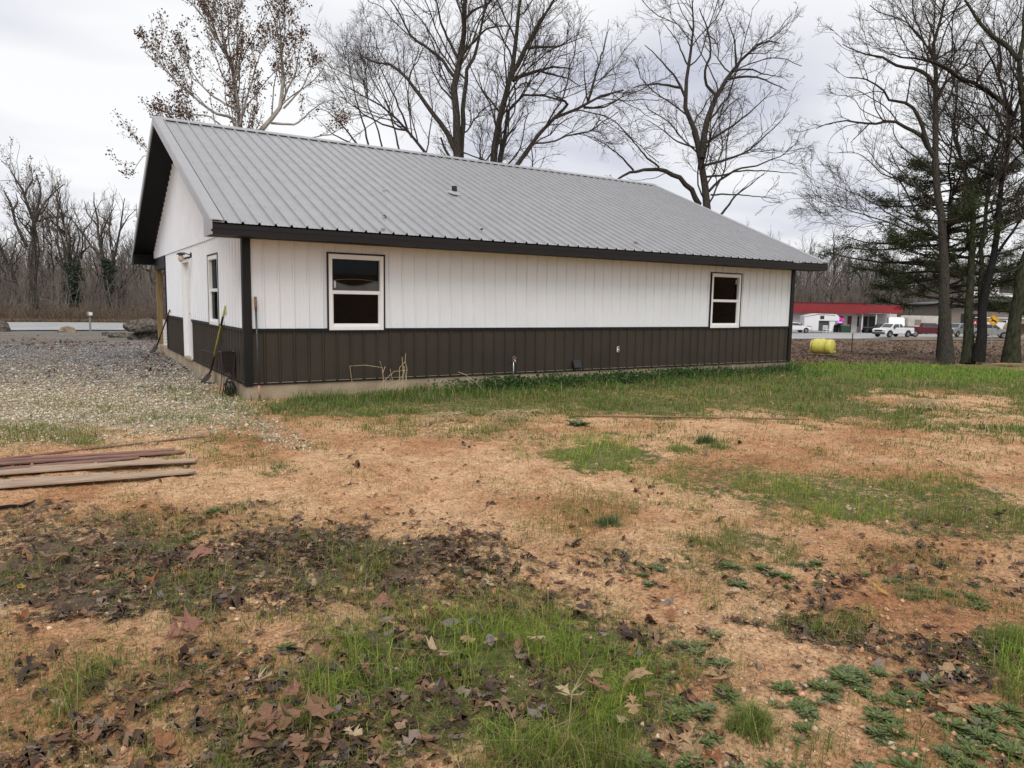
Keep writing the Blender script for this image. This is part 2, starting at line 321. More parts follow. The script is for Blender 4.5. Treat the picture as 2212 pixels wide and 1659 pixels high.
# ground material
gm = bpy.data.materials.new('yard ground'); gm.use_nodes = True; t = gm.node_tree; bs = t.nodes['Principled BSDF']; bs.inputs['Roughness'].default_value = .95; bs.inputs['Specular IOR Level'].default_value = .2
at = N(t, 'ShaderNodeAttribute', attribute_name='Col'); sp = N(t, 'ShaderNodeSeparateColor'); t.links.new(at.outputs['Color'], sp.inputs[0]); tc = N(t, 'ShaderNodeTexCoord')
def noi(s, d=5, ro=.6, off=0):
    n = N(t, 'ShaderNodeTexNoise'); n.inputs['Scale'].default_value = s; n.inputs['Detail'].default_value = d; n.inputs['Roughness'].default_value = ro
    if off:
        m = N(t, 'ShaderNodeMapping'); m.inputs['Location'].default_value = (off, off, 0); t.links.new(tc.outputs['Object'], m.inputs[0]); t.links.new(m.outputs[0], n.inputs[0])
    else: t.links.new(tc.outputs['Object'], n.inputs[0])
    return n.outputs[0]
def ramp(src, stops):
    r = N(t, 'ShaderNodeValToRGB'); e = r.color_ramp.elements
    e[0].position, e[0].color = stops[0][0], stops[0][1]+(1,); e[1].position, e[1].color = stops[-1][0], stops[-1][1]+(1,)
    for p, c in stops[1:-1]: q = e.new(p); q.color = c+(1,)
    t.links.new(src, r.inputs[0]); return r.outputs[0]
def mixc(f, a, b, mode='MIX', fv=None):
    m = N(t, 'ShaderNodeMix', data_type='RGBA', blend_type=mode)
    if f is None: m.inputs[0].default_value = fv
    else: t.links.new(f, m.inputs[0])
    for s_, i in ((a, 6), (b, 7)):
        if isinstance(s_, tuple): m.inputs[i].default_value = s_+(1,)
        else: t.links.new(s_, m.inputs[i])
    return m.outputs[2]
def mth(op, a, b=None):
    m = N(t, 'ShaderNodeMath', operation=op)
    for i, s_ in enumerate((a, b)):
        if s_ is None: continue
        if isinstance(s_, (int, float)): m.inputs[i].default_value = s_
        else: t.links.new(s_, m.inputs[i])
    return m.outputs[0]
dirt_big = ramp(noi(.7, 6), [(.3, (.39, .175, .085)), (.43, (.53, .285, .145)), (.57, (.67, .43, .245)), (.72, (.52, .25, .12))])
fine = ramp(noi(42, 6, .8), [(.36, (.30, .25, .22)), (.47, (.92, .90, .88)), (.62, (1.5, 1.5, 1.48))])  # dark specks paint small shadows between the soil grains
mid = ramp(noi(9, 5, .65, 4), [(.3, (.6, .55, .5)), (.5, (1, 1, 1)), (.7, (1.2, 1.2, 1.16))])
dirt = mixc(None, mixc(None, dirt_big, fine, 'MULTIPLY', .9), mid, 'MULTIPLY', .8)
vo = N(t, 'ShaderNodeTexVoronoi'); vo.inputs['Scale'].default_value = 48; t.links.new(tc.outputs['Object'], vo.inputs[0])
gcell = ramp(vo.outputs['Color'], [(.1, (.25, .24, .23)), (.5, (.45, .42, .38)), (.9, (.66, .62, .56))])
gc_tan = mixc(None, gcell, (1.0, .85, .60), 'MULTIPLY', 1); gc_grey = mixc(None, gcell, mixc(ramp(noi(.45, 3, .5, 33), [(.42, (0, 0, 0)), (.55, (1, 1, 1))]), (.64, .57, .50), (.50, .505, .54)), 'MULTIPLY', 1)
alpha = at.outputs['Alpha']
gravel = mixc(alpha, gc_tan, gc_grey); gravel = mixc(None, gravel, mid, 'MULTIPLY', .8)
gfac = mth('GREATER_THAN', mth('ADD', sp.outputs[1], mth('MULTIPLY', mth('SUBTRACT', noi(18, 4, .7, 9), .5), 1.3)), .5)
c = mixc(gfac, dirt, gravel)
litc = ramp(noi(13, 8, .85, 2), [(.34, (.065, .05, .036)), (.46, (.13, .092, .062)), (.57, (.22, .15, .10)), (.7, (.36, .25, .17))])
lfac = mth('GREATER_THAN', mth('ADD', sp.outputs[2], mth('MULTIPLY', mth('SUBTRACT', noi(11, 7, .85, 14), .5), 2.4)), .55)
c = mixc(lfac, c, litc)
gras = ramp(noi(14, 6, .7, 6), [(.3, (.07, .075, .024)), (.45, (.13, .14, .045)), (.6, (.20, .185, .075)), (.75, (.36, .26, .13))])
grf = mth('GREATER_THAN', mth('ADD', mth('MULTIPLY', sp.outputs[0], .9), mth('MULTIPLY', mth('SUBTRACT', noi(14, 7, .85, 21), .5), 3.0)), .74)
c = mixc(grf, c, gras)
t.links.new(c, bs.inputs['Base Color'])
hb = mth('ADD', mth('MULTIPLY', vo.outputs['Distance'], mth('MULTIPLY', sp.outputs[1], -1.5)), noi(60, 6, .75, 3))
bp = N(t, 'ShaderNodeBump'); bp.inputs['Strength'].default_value = 1; bp.inputs['Distance'].default_value = .025; t.links.new(hb, bp.inputs['Height']); t.links.new(bp.outputs[0], bs.inputs['Normal'])
ground = npmesh('ground', V, [np.stack([a, b_, c_, d_], 1)[:, ::-1], cen[:, ::-1]], gm, smooth=True)
ca = ground.data.color_attributes.new('Col', 'FLOAT_COLOR', 'POINT'); ca.data.foreach_set('color', np.ascontiguousarray(colr, np.float32).ravel())
tag(ground, kind='structure')

def strip(name, near_e, far_e, m, off, kind='structure', nseg=120, nw=8):
    """sheet between two world polylines, laid on the terrain"""
    def res(pl, n):
        pl = np.array(pl, float); s = np.r_[0, np.cumsum(np.hypot(*np.diff(pl, axis=0).T))]; q = np.linspace(0, s[-1], n)
        return np.stack([np.interp(q, s, pl[:, 0]), np.interp(q, s, pl[:, 1])], 1)
    A, B = res(near_e, nseg), res(far_e, nseg); vs = []
    for k in range(nw+1):
        q = A+(B-A)*k/nw; vs.append(np.column_stack([q, zg(q[:, 0], q[:, 1])+off]))
    V = np.vstack(vs); i, j = np.meshgrid(np.arange(nw), np.arange(nseg-1), indexing='ij'); a = (i*nseg+j).ravel()
    o = npmesh(name, V, np.stack([a, a+1, a+1+nseg, a+nseg], 1), m, smooth=True); tag(o, kind=kind); return o
xs = np.linspace(-120, 60, 30)
road_n = [(x, 40.5) for x in xs]+[(75, 39), (95, 34.5), (120, 27), (160, 12), (220, -12)]
road_f = [(x, 53.5) for x in xs]+[(80, 52), (102, 47), (128, 39), (168, 24), (228, 0)]
strip('road', road_n, road_f, M['asphalt'], .06)
def offs(pl, t): return [(a_[0]*(1-t)+b_[0]*t, a_[1]*(1-t)+b_[1]*t) for a_, b_ in zip(road_n, road_f)]
for nm, t0, t1, mm in (('road_edge_line', .10, .115, 'paint_white'), ('road_edge_line', .885, .90, 'paint_white'), ('road_centre_line', .487, .497, 'paint_yellow'), ('road_centre_line', .503, .513, 'paint_yellow')):
    strip(nm, offs(road_n, t0), offs(road_n, t1), M[mm], .068, nw=1)
lotn = [(44, 54.2), (60, 54), (80, 52.6), (102, 47.6), (128, 39.6), (150, 31)]
lotf = [(58, 90), (80, 92), (104, 84), (135, 70), (165, 52), (185, 40)]
strip('parking_lot', lotn, lotf, M['lot'], .05)

# ------------------------------------------------------------------ the house
L, W, W1, OL, EY, ZE, SL = 12.79, 11.26, 8.98, .527, .53, 2.354, .4226
YR = W/2; ZR = ZE+SL*(YR+EY); ZS = 2.19; T = .815
house = empty('metal_sided_house')
tag(house, 'white and brown metal sided house with a long grey standing ribbed roof', 'house')
RIB = [(0, 0), (.012, .019), (.030, .019), (.046, 0), (.090, 0), (.097, .0014), (.109, .0014), (.116, 0), (.158, 0), (.165, .0014), (.177, .0014), (.184, 0)]
def ribbed(name, m, u0, u1, off, fn, bot, top, holes=(), parent=None, scale=1.25, pitch=.2286):
    """ribbed sheet: u along the sheet; fn(u, v, h) -> world; bot/top: functions of u"""
    pr = []
    k = math.floor((u0-off)/pitch)-1
    while off+k*pitch < u1:
        for du, h in RIB: pr.append((off+k*pitch+du-.023, h*scale))
        k += 1
    us = sorted(set([u0, u1]+[h for q in holes for h in q[:2]])); P_ = np.array(pr); 
    allu = np.array(sorted(set([p for p, _ in pr if u0 < p < u1]+us))); hh = np.interp(allu, P_[:, 0], P_[:, 1])
    mb = MB(); 
    for i in range(len(allu)-1):
        a, b = allu[i], allu[i+1]
        if b-a < 1e-5: continue
        mid_ = (a+b)/2; segs = [(bot, top)]
        for q in holes:
            if q[0] < mid_ < q[1]:
                segs = []
                if q[2] > bot(mid_)+.01: segs.append((bot, lambda u, z=q[2]: z))
                if q[3] < top(mid_)-.01: segs.append((lambda u, z=q[3]: z, top))
        for bf, tf in segs:
            if tf(a) <= bf(a)+1e-4 and tf(b) <= bf(b)+1e-4: continue
            mb.add([fn(a, bf(a), hh[i]), fn(b, bf(b), hh[i+1]), fn(b, max(tf(b), bf(b)), hh[i+1]), fn(a, max(tf(a), bf(a)), hh[i])], [(0, 1, 2, 3)])
    return mb
W1X = (1.30, 2.19, .83, 2.0); W2X = (9.98, 10.89, .83, 2.0); GW = (1.97, 2.86, .83, 2.02); DR = (5.08, 6.02, -.03, 2.03)
K = lambda v: (lambda u: v)
fl = lambda u, v, h: (u, -h, v); fg = lambda u, v, h: (-h, u, v)
OFFX = .2286*1.0+.043
ribbed('s', 0, .08, L-.08, OFFX, fl, K(T), K(ZS+.02), (W1X, W2X)).build('upper_siding', M['white_siding'], house)
ribbed('s', 0, .08, L-.08, OFFX, fl, K(0), K(T), (W1X, W2X)).build('wainscot_siding', M['brown_siding'], house)
ribbed('s', 0, .06, W1, .1, fg, K(T), K(2.34), (GW, DR)).build('upper_siding', M['white_siding'], house)
ribbed('s', 0, .06, DR[0], .1, fg, K(0), K(T), ()).build('wainscot_siding', M['brown_siding'], house)
ribbed('s', 0, DR[1], W1, .1, fg, K(0), K(T), ()).build('wainscot_siding', M['brown_siding'], house)
gt = lambda u: (ZE-.12+SL*(min(u, W-u)+EY))
ribbed('s', 0, 0.02, W-.02, .1, lambda u, v, h: (-.022-h, u, v), K(2.335), gt).build('gable_siding', M['white_siding'], house)
ribbed('s', 0, 0.02, W, .1, lambda u, v, h: (L+h, u, v), K(0), gt).build('rear_siding', M['white_siding'], house)
MB().box((.02, W1-.1, 0), (L, W1, 2.34)).build('front_wall', M['white_siding'], house)
mb = MB().box((.0, W1, -.32), (L, W-.02, -.04)); mb.build('porch_slab', M['concrete'], house, bevel=.01)
MB().box((-.01, -.01, -.6), (L-.06, W1-.01, .004)).build('foundation', M['concrete'], house, bevel=.008)
MB().box((.1, .10, .02), (L-.1, .14, .75)).box((.1, .10, 2.05), (L-.1, .14, 2.19)).build('interior_lining', M['lining'], house)  # near-black lining added to keep the view through the windows dark
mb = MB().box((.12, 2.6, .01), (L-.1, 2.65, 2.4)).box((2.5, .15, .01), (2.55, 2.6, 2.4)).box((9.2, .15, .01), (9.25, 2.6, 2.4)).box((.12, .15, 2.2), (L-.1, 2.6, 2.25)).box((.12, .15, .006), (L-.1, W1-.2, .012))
mb.build('interior_wall', M['lining'], house)  # inner walls in the same near-black, so the rooms look unlit
# trims
mb = MB(); mb.box((-.032, -.034, -.045), (.088, -.0005, ZS)).box((-.034, -.0005, -.045), (-.0005, .085, 2.335)); mb.build('corner_trim', M['bronze'], house, bevel=.004)
mb = MB(); mb.box((L-.085, -.034, -.045), (L+.034, -.0005, ZS)).box((L+.0005, -.0005, -.045), (L+.034, .085, ZS)); mb.build('corner_trim', M['bronze'], house, bevel=.004)
mb = MB()
for a, b in ((.09, W1X[0]-.025), (W1X[1]+.025, W2X[0]-.025), (W2X[1]+.025, L-.087)): mb.box((a, -.032, T-.022), (b, -.0195, T+.024))
mb.build('wainscot_trim', M['bronze'], house)
mb = MB()
for a, b in ((.087, GW[0]-.025), (GW[1]+.025, DR[0]-.07), (DR[1]+.07, W1)): mb.box((-.032, a, T-.022), (-.0195, b, T+.024))
mb.build('wainscot_trim', M['bronze'], house)
mb = MB().box((.09, -.030, -.028), (L-.087, -.002, -.003)).box((-.030, .087, -.028), (-.002, DR[0]-.07, -.003)).box((-.030, DR[1]+.07, -.028), (-.002, W1, -.003)); mb.build('base_trim', M['bronze'], house)
mb = MB().box((-.03, W1-.001, -.03), (.05, W1+.03, 2.335)); mb.build('corner_trim', M['bronze'], house)
# screws rows on siding
rs = np.random.default_rng(3); mb = MB()
x = OFFX+.05+.0
while x < L-.2:
    for z_ in (1.49, .855):
        if not any(q[0]-.05 < x < q[1]+.05 and z_ > .83-.1 for q in (W1X, W2X)) or z_ < .8:
            if not any(q[0]-.05 < x < q[1]+.05 for q in (W1X, W2X)): mb.box((x, -.006, z_-.006), (x+.012, -.0005, z_+.006))
    x += .2286
so_ = mb.build('siding_screw', M['white_siding'], house); so_['kind'] = 'stuff'
# windows
def window(ax, q, extra=None):
    """ax 0: in the long wall (x,z), 1: in the gable wall (y,z)"""
    a, b, z0, z1 = q
    def bx(mb, u0, u1, d0, d1, v0, v1):
        return mb.box((u0, -d1, v0), (u1, -d0, v1)) if ax == 0 else mb.box((-d1, u0, v0), (-d0, u1, v1))
    mb = MB(); e = .022
    for u0, u1, v0, v1 in ((a-e-.022, a-e, z0-.045, z1+.048), (b+e, b+e+.022, z0-.045, z1+.048), (a-e, b+e, z1+.022, z1+.048), (a-e, b+e, z0-.045, z0-.022)): bx(mb, u0, u1, .0, .036, v0, v1)
    mb.build('window_trim', M['bronze'], house)
    f = .062; mb = MB(); zm = (z0+z1)/2
    for u0, u1, v0, v1 in ((a-.021, a+f-.021, z0-.021, z1+.021), (b-f+.021, b+.021, z0-.021, z1+.021), (a+f-.021, b-f+.021, z1-.052, z1+.021), (a+f-.021, b-f+.021, z0-.021, z0+.045)): bx(mb, u0, u1, -.06, .03, v0, v1)
    w_ = mb.build('window', M['vinyl'], house, bevel=.004)
    mb = MB(); bx(mb, a+f-.021, b-f+.021, -.05, .016, zm-.025, zm+.032); mb.build('meeting_rail', M['vinyl'], w_, bevel=.004)
    mb = MB()
    for u0, u1, v0, v1 in ((a+f-.021, a+f, z0+.045, zm-.025), (b-f, b-f+.021, z0+.045, zm-.025), (a+f, b-f, z0+.045, z0+.085)): bx(mb, u0, u1, -.04, .004, v0, v1)
    mb.build('sash', M['vinyl'], w_)
    for v0, v1, d in ((z0+.06, zm-.02, -.02), (zm+.02, z1-.04, -.035)):
        mb = MB(); bx(mb, a+.03, b-.03, d, d+.004, v0, v1); mb.build('pane', M['glass'], w_)
    return w_
w1 = window(0, W1X); w2 = window(0, W2X); w3 = window(1, GW)
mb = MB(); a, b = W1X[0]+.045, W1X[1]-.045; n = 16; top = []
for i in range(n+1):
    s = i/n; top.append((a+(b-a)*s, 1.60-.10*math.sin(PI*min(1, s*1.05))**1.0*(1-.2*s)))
mb.prism([(a, 1.44)]+[(b, 1.44)]+top[::-1], (.045, .052), 1); mb.build('curved_sheet', M['grey_sheet'], house)  # grey sheet added behind the glass to draw the curve showing in the pane
top2 = [(x_, z_+.012) for x_, z_ in top]; mb = MB(); mb.tube([(x_, .046, z_) for x_, z_ in top2], .008, 6); mb.tube([(a+(b-a)*i/12,   .055, 1.605+.03*math.sin(PI*i/12)) for i in range(13)], .005, 5); mb.build('curved_sheet_rim', M['grey_sheet'], house)  # edge lines of the added grey sheet
MB().box((1.385, .030, 1.49), (1.415, .033, 1.60)).build('sticker', M['sticker'], w1)
MB().box((10.80, .030, 1.80), (10.825, .033, 1.90)).build('sticker', M['sticker'], w2)
# door
mb = MB(); a, b = DR[0], DR[1]
for u0, u1, v0, v1 in ((a-.065, a+.0, -.03, 2.10), (b-.0, b+.065, -.03, 2.10), (a, b, 2.03, 2.10)): mb.box((-.035, u0, v0), (.12, u1, v1))
mb.build('door_frame', M['vinyl'], house, bevel=.004)
MB().box((-.055, a-.08, 2.102), (.0, b+.08, 2.13)).build('door_drip_cap', M['bronze'], house)
dr = MB().box((.055, a+.004, 0), (.10, b-.004, 2.028)).build('door', M['door'], house)
for z0_, z1_ in ((.2, .95), (1.1, 1.85)):
    for y0_ in (a+.12, (a+b)/2+.04): MB().box((.048, y0_, z0_), (.054, y0_+.3, z1_)).build('door_panel', M['door'], dr, bevel=.002)
MB().lathe([(.012, 0), (.012, .05), (.03, .055), (.032, .075), (.02, .09)], (.055, a+.09, .95), (-1, 0, 0), 12).build('door_knob', M['chrome'], dr, smooth=True)
MB().box((-.04, a-.02, -.045), (.1, b+.02, -.004)).build('door_sill', M['concrete'], house)
# wall lamp
lm = MB().lathe([(.055, 0), (.055, .02), (.02, .03)], (-.02, 4.76, 2.15), (-1, 0, 0), 14).tube([(-.04, 4.76, 2.15), (-.16, 4.76, 2.19), (-.22, 4.76, 2.18)], .011, 6).build('wall_lamp', M['black'], house, smooth=True)
MB().lathe([(.02, .03), (.085, 0), (.085, -.012), (.06, -.02)], (-.22, 4.76, 2.165), (0, 0, 1), 16).build('lamp_shade', M['black'], lm)
MB().lathe([(.035, 0), (.055, -.05), (.05, -.11), (.02, -.15)], (-.22, 4.76, 2.15), (0, 0, 1), 14).build('lamp_globe', M['bulb'], lm, smooth=True)
# roof: two ribbed slopes
cs = 1/math.hypot(1, SL); nrm = (0, -SL*cs, cs)
roofm = ribbed('r', 0, -OL+.001, L+OL-.001, .11, lambda u, v, h: (u, -EY-.02+v*cs-SL*cs*h, ZE-.02*SL+v*SL*cs+cs*h), K(0), K((YR+EY+.02)/cs-.01), scale=1.65)
roof = roofm.build('roof', M['galv'], house)
ribbed('r', 0, -OL+.001, L+OL-.001, .11, lambda u, v, h: (u, W+EY+.02-v*cs+SL*cs*h, ZE-.02*SL+v*SL*cs+cs*h), K(0), K((YR+EY+.02)/cs-.01), scale=1.25).build('rear_roof', M['galv'], house)
mb = MB()
for s in (-1, 1):
    pts = [(YR+s*0.0, ZR+.045), (YR+s*.16, ZR+.045-.16*SL), (YR+s*.165, ZR+.03-.165*SL), (YR, ZR+.032)]
    mb.prism(pts, (-OL-.015, L+OL+.015), 0)
mb.build('ridge_cap', M['galv_trim'], roof)
MB().box((-OL+.02, YR-.158, ZR-.158*SL+.004), (L+OL-.02, YR-.150, ZR-.150*SL+.040)).build('ridge_closure', M['rubber'], roof)  # dark strip added to draw the dark line below the ridge cap
# screws on the roof in purlin rows
mb = MB(); k = 0
for v in np.linspace(.10, (YR+EY)/cs-.25, 9):
    x = -OL+.2
    x = .11+math.ceil((-OL-.11)/.2286)*.2286
    while x < L+OL-.05:
        y_ = -EY+v*cs; z_ = ZE+v*SL*cs+.004; xx = x+.048
        mb.box((xx, y_-.004, z_-.006), (xx+.008, y_+.004, z_+.008)); x += .2286
q = mb.build('roof_screw', M['screw'], roof); q['kind'] = 'stuff'
for k_, (lx_, ly_, lab_) in enumerate(((2.05, -.40, 'curled brown leaf caught at the roof edge above the left window'), (2.35, .25, 'small dark leaf on the roof just above the edge leaf'), (4.05, -.05, 'dark leaf on the roof below the vent pipe'), (7.6, -.1, 'small leaf fleck low on the roof, right of the middle'), (3.0, 1.9, 'faint leaf fleck on the roof left of the vent pipe'))):
    pts_ = [(0, -.05), (.025, -.01), (.05, .01), (.02, .03), (0, .07), (-.025, .03), (-.05, .02), (-.02, -.01)]; mb = MB(); mb.add([(x_, y_, .012+.4*abs(x_)) for x_, y_ in pts_], [tuple(range(8))]); lo_ = mb.build('fallen_leaf', M['straw'] if k_ == 4 else M['brush']); lo_.location = (lx_, ly_, ZE+SL*(ly_+EY)+.004); lo_.rotation_euler = (math.atan(SL), .1, 1.3*k_); tag(lo_, lab_, 'leaf')
# rake trims (near slope and far slope), fascias, soffits
def slope_prism(y0, y1, x0, x1, dz0, dz1, m, nm, parent):
    def z(y): return ZE+SL*((y if y <= YR else W-y)+EY)
    mb = MB(); mb.add([(x0, y0, z(y0)+dz0), (x1, y0, z(y0)+dz0), (x1, y0, z(y0)+dz1), (x0, y0, z(y0)+dz1), (x0, y1, z(y1)+dz0), (x1, y1, z(y1)+dz0), (x1, y1, z(y1)+dz1), (x0, y1, z(y1)+dz1)],
                      [(0, 1, 2, 3), (7, 6, 5, 4), (0, 4, 5, 1), (1, 5, 6, 2), (2, 6, 7, 3), (3, 7, 4, 0)]); return mb.build(nm, m, parent)
for x0, x1, xt0, xt1 in ((-OL-.025, -OL, -OL-.012, -OL+.15), (L+OL, L+OL+.025, L+OL-.15, L+OL+.012)):
    for y0, y1 in ((-EY-.02, YR), (YR, W+EY+.02)):
        slope_prism(y0, y1, x0, x1, -.13, .03, M['galv_trim'], 'rake_fascia', house)
        slope_prism(y0, y1, xt0, xt1, .031, .036, M['galv_trim'], 'rake_cap', roof)
for x0, x1 in ((-OL, -.03), (L+.03, L+OL)):
    for y0, y1 in ((.02-EY, YR), (YR, W+EY-.02)): slope_prism(y0, y1, x0, x1, -.125, -.11, M['charcoal'], 'rake_soffit', house)
for ys, ye in ((-EY-.02, -EY+.0), (W+EY, W+EY+.02)):
    fa = MB().box((-OL, ys, ZS-.012), (L+OL, ye, ZE-.028)).build('eave_fascia', M['bronze'], house)
    MB().box((-OL, ys-.006 if ys < 0 else ys, ZS+.07), (L+OL, ye if ys < 0 else ye+.006, ZE-.045)).build('drip_edge', M['bronze'], fa)
MB().box((-OL, -EY, ZS-.008), (L+OL, -.035, ZS+.006)).build('eave_soffit', M['charcoal'], house)
MB().box((-OL, W+.0, ZS-.008), (L+OL, W+EY, ZS+.006)).build('eave_soffit', M['charcoal'], house)
# gable end returns ("pork chops")
for s in (0, 1):
    y0, y1 = (-EY-.02, .02) if s == 0 else (W-.02, W+EY+.02); zl = lambda y: ZE-.128+SL*((y if y < YR else W-y)+EY)
    ye = .0 if s == 0 else W
    pts = [(y0, ZS-.012), (ye+(.04 if s == 0 else -.04), ZS-.012), (ye+(.04 if s == 0 else -.04), zl(ye)+.03), (y0, zl(y0)+.03)] if s == 0 else [(ye-.04, ZS-.012), (y1, ZS-.012), (y1, zl(y1)+.03), (ye-.04, zl(ye)+.03)]
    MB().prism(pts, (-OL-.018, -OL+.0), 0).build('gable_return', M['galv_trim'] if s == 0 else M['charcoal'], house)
    MB().prism(pts, (L+OL, L+OL+.018), 0).build('gable_return', M['galv_trim'], house)
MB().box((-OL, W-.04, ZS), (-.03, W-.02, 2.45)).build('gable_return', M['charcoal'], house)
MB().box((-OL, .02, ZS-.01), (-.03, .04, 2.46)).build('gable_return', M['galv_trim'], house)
# porch
MB().box((-.028, W1+.03, 2.03), (.14, W-.0, 2.333)).build('porch_header', M['bronze'], house)
MB().box((.0, W-.16, 2.03), (L, W-.0, 2.333)).build('porch_header', M['bronze'], house)
MB().box((0, W1, 2.335), (L, W, 2.36)).build('porch_ceiling', M['charcoal'], house)
for x in (.0, 4.2, 8.4, L-.15):
    MB().box((x, W-.155, -.04), (x+.14, W-.015, 2.03)).build('porch_post', M['treated'], house, bevel=.006)
# vent pipe, hose bib, dryer vent, cover
vx, vy = 4.656, 2.169; vz = ZE+SL*(vy+EY)
vp = MB().tube([(vx, vy, vz-.02), (vx, vy, vz+.165)], .055, 16).build('vent_pipe', M['rubber'], roof, smooth=False)
mb = MB(); pts = [(vx+.11*math.cos(t_)*1.25, vy+.14*math.sin(t_)) for t_ in np.linspace(0, 2*PI, 16, endpoint=False)]
mb.add([(x_, y_, ZE+SL*(y_+EY)+.030) for x_, y_ in pts]+[(vx+(x_-vx)*.45, vy+(y_-vy)*.45, ZE+SL*(vy+EY)+.075+SL*(y_-vy)*.45) for x_, y_ in pts], [(i, (i+1) % 16, 16+(i+1) % 16, 16+i) for i in range(16)])
mb.build('pipe_boot', M['galv_trim'], vp)
hb_ = MB().tube([(4.77, -.045, -.3), (4.775, -.05, .0), (4.765, -.055, .22)], .013, 8).tube([(4.765, -.055, .22), (4.765, -.11, .235), (4.765, -.13, .20)], .014, 8).tube([(4.765, -.0, .215), (4.765, -.055, .215)], .014, 8).build('hose_bib', M['chrome'], house, smooth=True)
mb = MB(); ring = [(4.765+.035*math.cos(t_), -.085, .275+.03*math.sin(t_)) for t_ in np.linspace(0, 2*PI, 13)]; mb.tube(ring, .006, 6); mb.tube([(4.765, -.085, .235), (4.765, -.085, .275)], .006, 6); mb.build('valve_wheel', M['copper'], hb_)
dvn = MB().prism([(-.021, .04), (-.021, .19), (-.035, .19), (-.10, .05), (-.10, .04)], (6.16, 6.35), 0).build('dryer_vent', M['black'], house, bevel=.003)
cvp = MB().box((7.285, -.030, .325), (7.345, -.0195, .44)).build('outlet_cover', M['vinyl'], house, bevel=.004)
for z_ in (.395, .335): MB().box((7.30, -.034, z_), (7.33, -.0302, z_+.035)).build('outlet_socket', M['black'], cvp)

# ------------------------------------------------------------------ leaning tools and things by the house
def tool(name, label, cat, top, bend, tip, handle, hl=1.0, grip=None, blade_w=.24):
    """long-handled shovel from handle top to blade tip; bend = end of socket"""
    top, bend, tip = map(Vector, (top, bend, tip)); o = empty(name, tuple(tip)); tag(o, label, cat)
    R = lambda p: tuple(Vector(p)-tip)
    d = (bend-top); sock = top+d*.72
    MB().tube([R(top), R(top+d*.25), R(top+d*.5), R(sock)], [.016, .018, .019, .019], 10).build('handle', M[handle], o, smooth=True)
    if grip:
        MB().tube([R(top+d*.14), R(top+d*.26)], .0195, 10).build('grip_band', M[grip], o, smooth=True)
    bd = (tip-bend); L_ = bd.length; bd.normalize(); side = bd.cross(Vector((0, 0, 1))).normalized(); nrm_ = side.cross(bd)
    MB().tube([R(sock), R(sock+d*.1), R(bend-d*.04+bd*.0), R(bend+bd*.05)], [.022, .021, .018, .02], 10).build('socket', M['rust'], o, smooth=True)
    mb = MB(); nu, nv = 8, 10; vs = []
    for i in range(nv+1):
        t_ = i/nv; wd = blade_w/2*(1.0 if t_ < .55 else math.sqrt(max(0, 1-((t_-.55)/.45)**2)))*(.86+.14*min(1, t_*4))
        for j in range(nu+1):
            s_ = j/nu*2-1
            vs.append(R(bend+bd*(.03+t_*(L_-.03))+side*wd*s_+nrm_*(.028*(1-s_*s_)*(1-t_*.6)-.012*math.sin(PI*t_))))
    nn = len(vs); vs2 = [tuple(Vector(v)+nrm_*.0025) for v in vs]
    fs = [(i*(nu+1)+j, i*(nu+1)+j+1, (i+1)*(nu+1)+j+1, (i+1)*(nu+1)+j) for i in range(nv) for j in range(nu)]
    mb.add(vs+vs2, fs+[tuple(nn+k for k in f[::-1]) for f in fs]); mb.build('blade', M['rust'], o, smooth=True)
    return o
def hit(x, y, ax, v):
    d = ray(x, y); t_ = (v-CAM[ax])/d[ax]; return CAM+t_*d
tp = hit(*c2(910, 672), 0, -.03); tipy = G(*c2(688, 1388)); bendp = P(*c2(770, 1292), float((tipy-CAM) @ _f)+.10)
tool('shovel', 'round shovel with long yellow handle leaning beside the side window', 'shovel', tp, bendp, tipy+np.array([0, 0, .02]), 'yellowhandle', grip='black')
z1c = lambda x, y: ((380+x*.1085)*.72005, (900+y*.1085)*.72005)
tp = hit(*z1c(1190, 275), 0, -.035); tipy = G(*z1c(668, 1492)); bendp = P(*z1c(835, 1270), float((tipy-CAM) @ _f)+.12)
tool('shovel', 'shovel with red brown handle leaning by the porch corner of the house', 'shovel', tp, bendp, tipy+np.array([0, 0, .02]), 'redhandle', grip='steelgrey')
# digging bar on the long wall
b0 = empty('digging_bar', (.30, -.42, -.27)); tag(b0, 'slim grey metal bar with wooden grip leaning on the house corner', 'pry bar')
tpp = hit(*c3(182, 470), 1, -.055); bt = hit(*c3(218, 1296), 1, -.16); bt[2] = min(bt[2], -.22)
b0.location = tuple(bt); rel = lambda s: tuple((tpp-bt)*s)
MB().tube([rel(.13), rel(.5), rel(.87)], [.017, .015, .015], 8).build('shaft', M['steelgrey'], b0, smooth=True)
MB().tube([rel(.87), rel(1)], .021, 8).build('grip', M['ashwood'], b0, smooth=True)
MB().tube([rel(0), rel(.13)], [.014, .02], 8).build('tip', M['copper'], b0, smooth=True)
MB().tube([rel(.62), rel(.635)], .019, 8).build('collar', M['steelgrey'], b0)
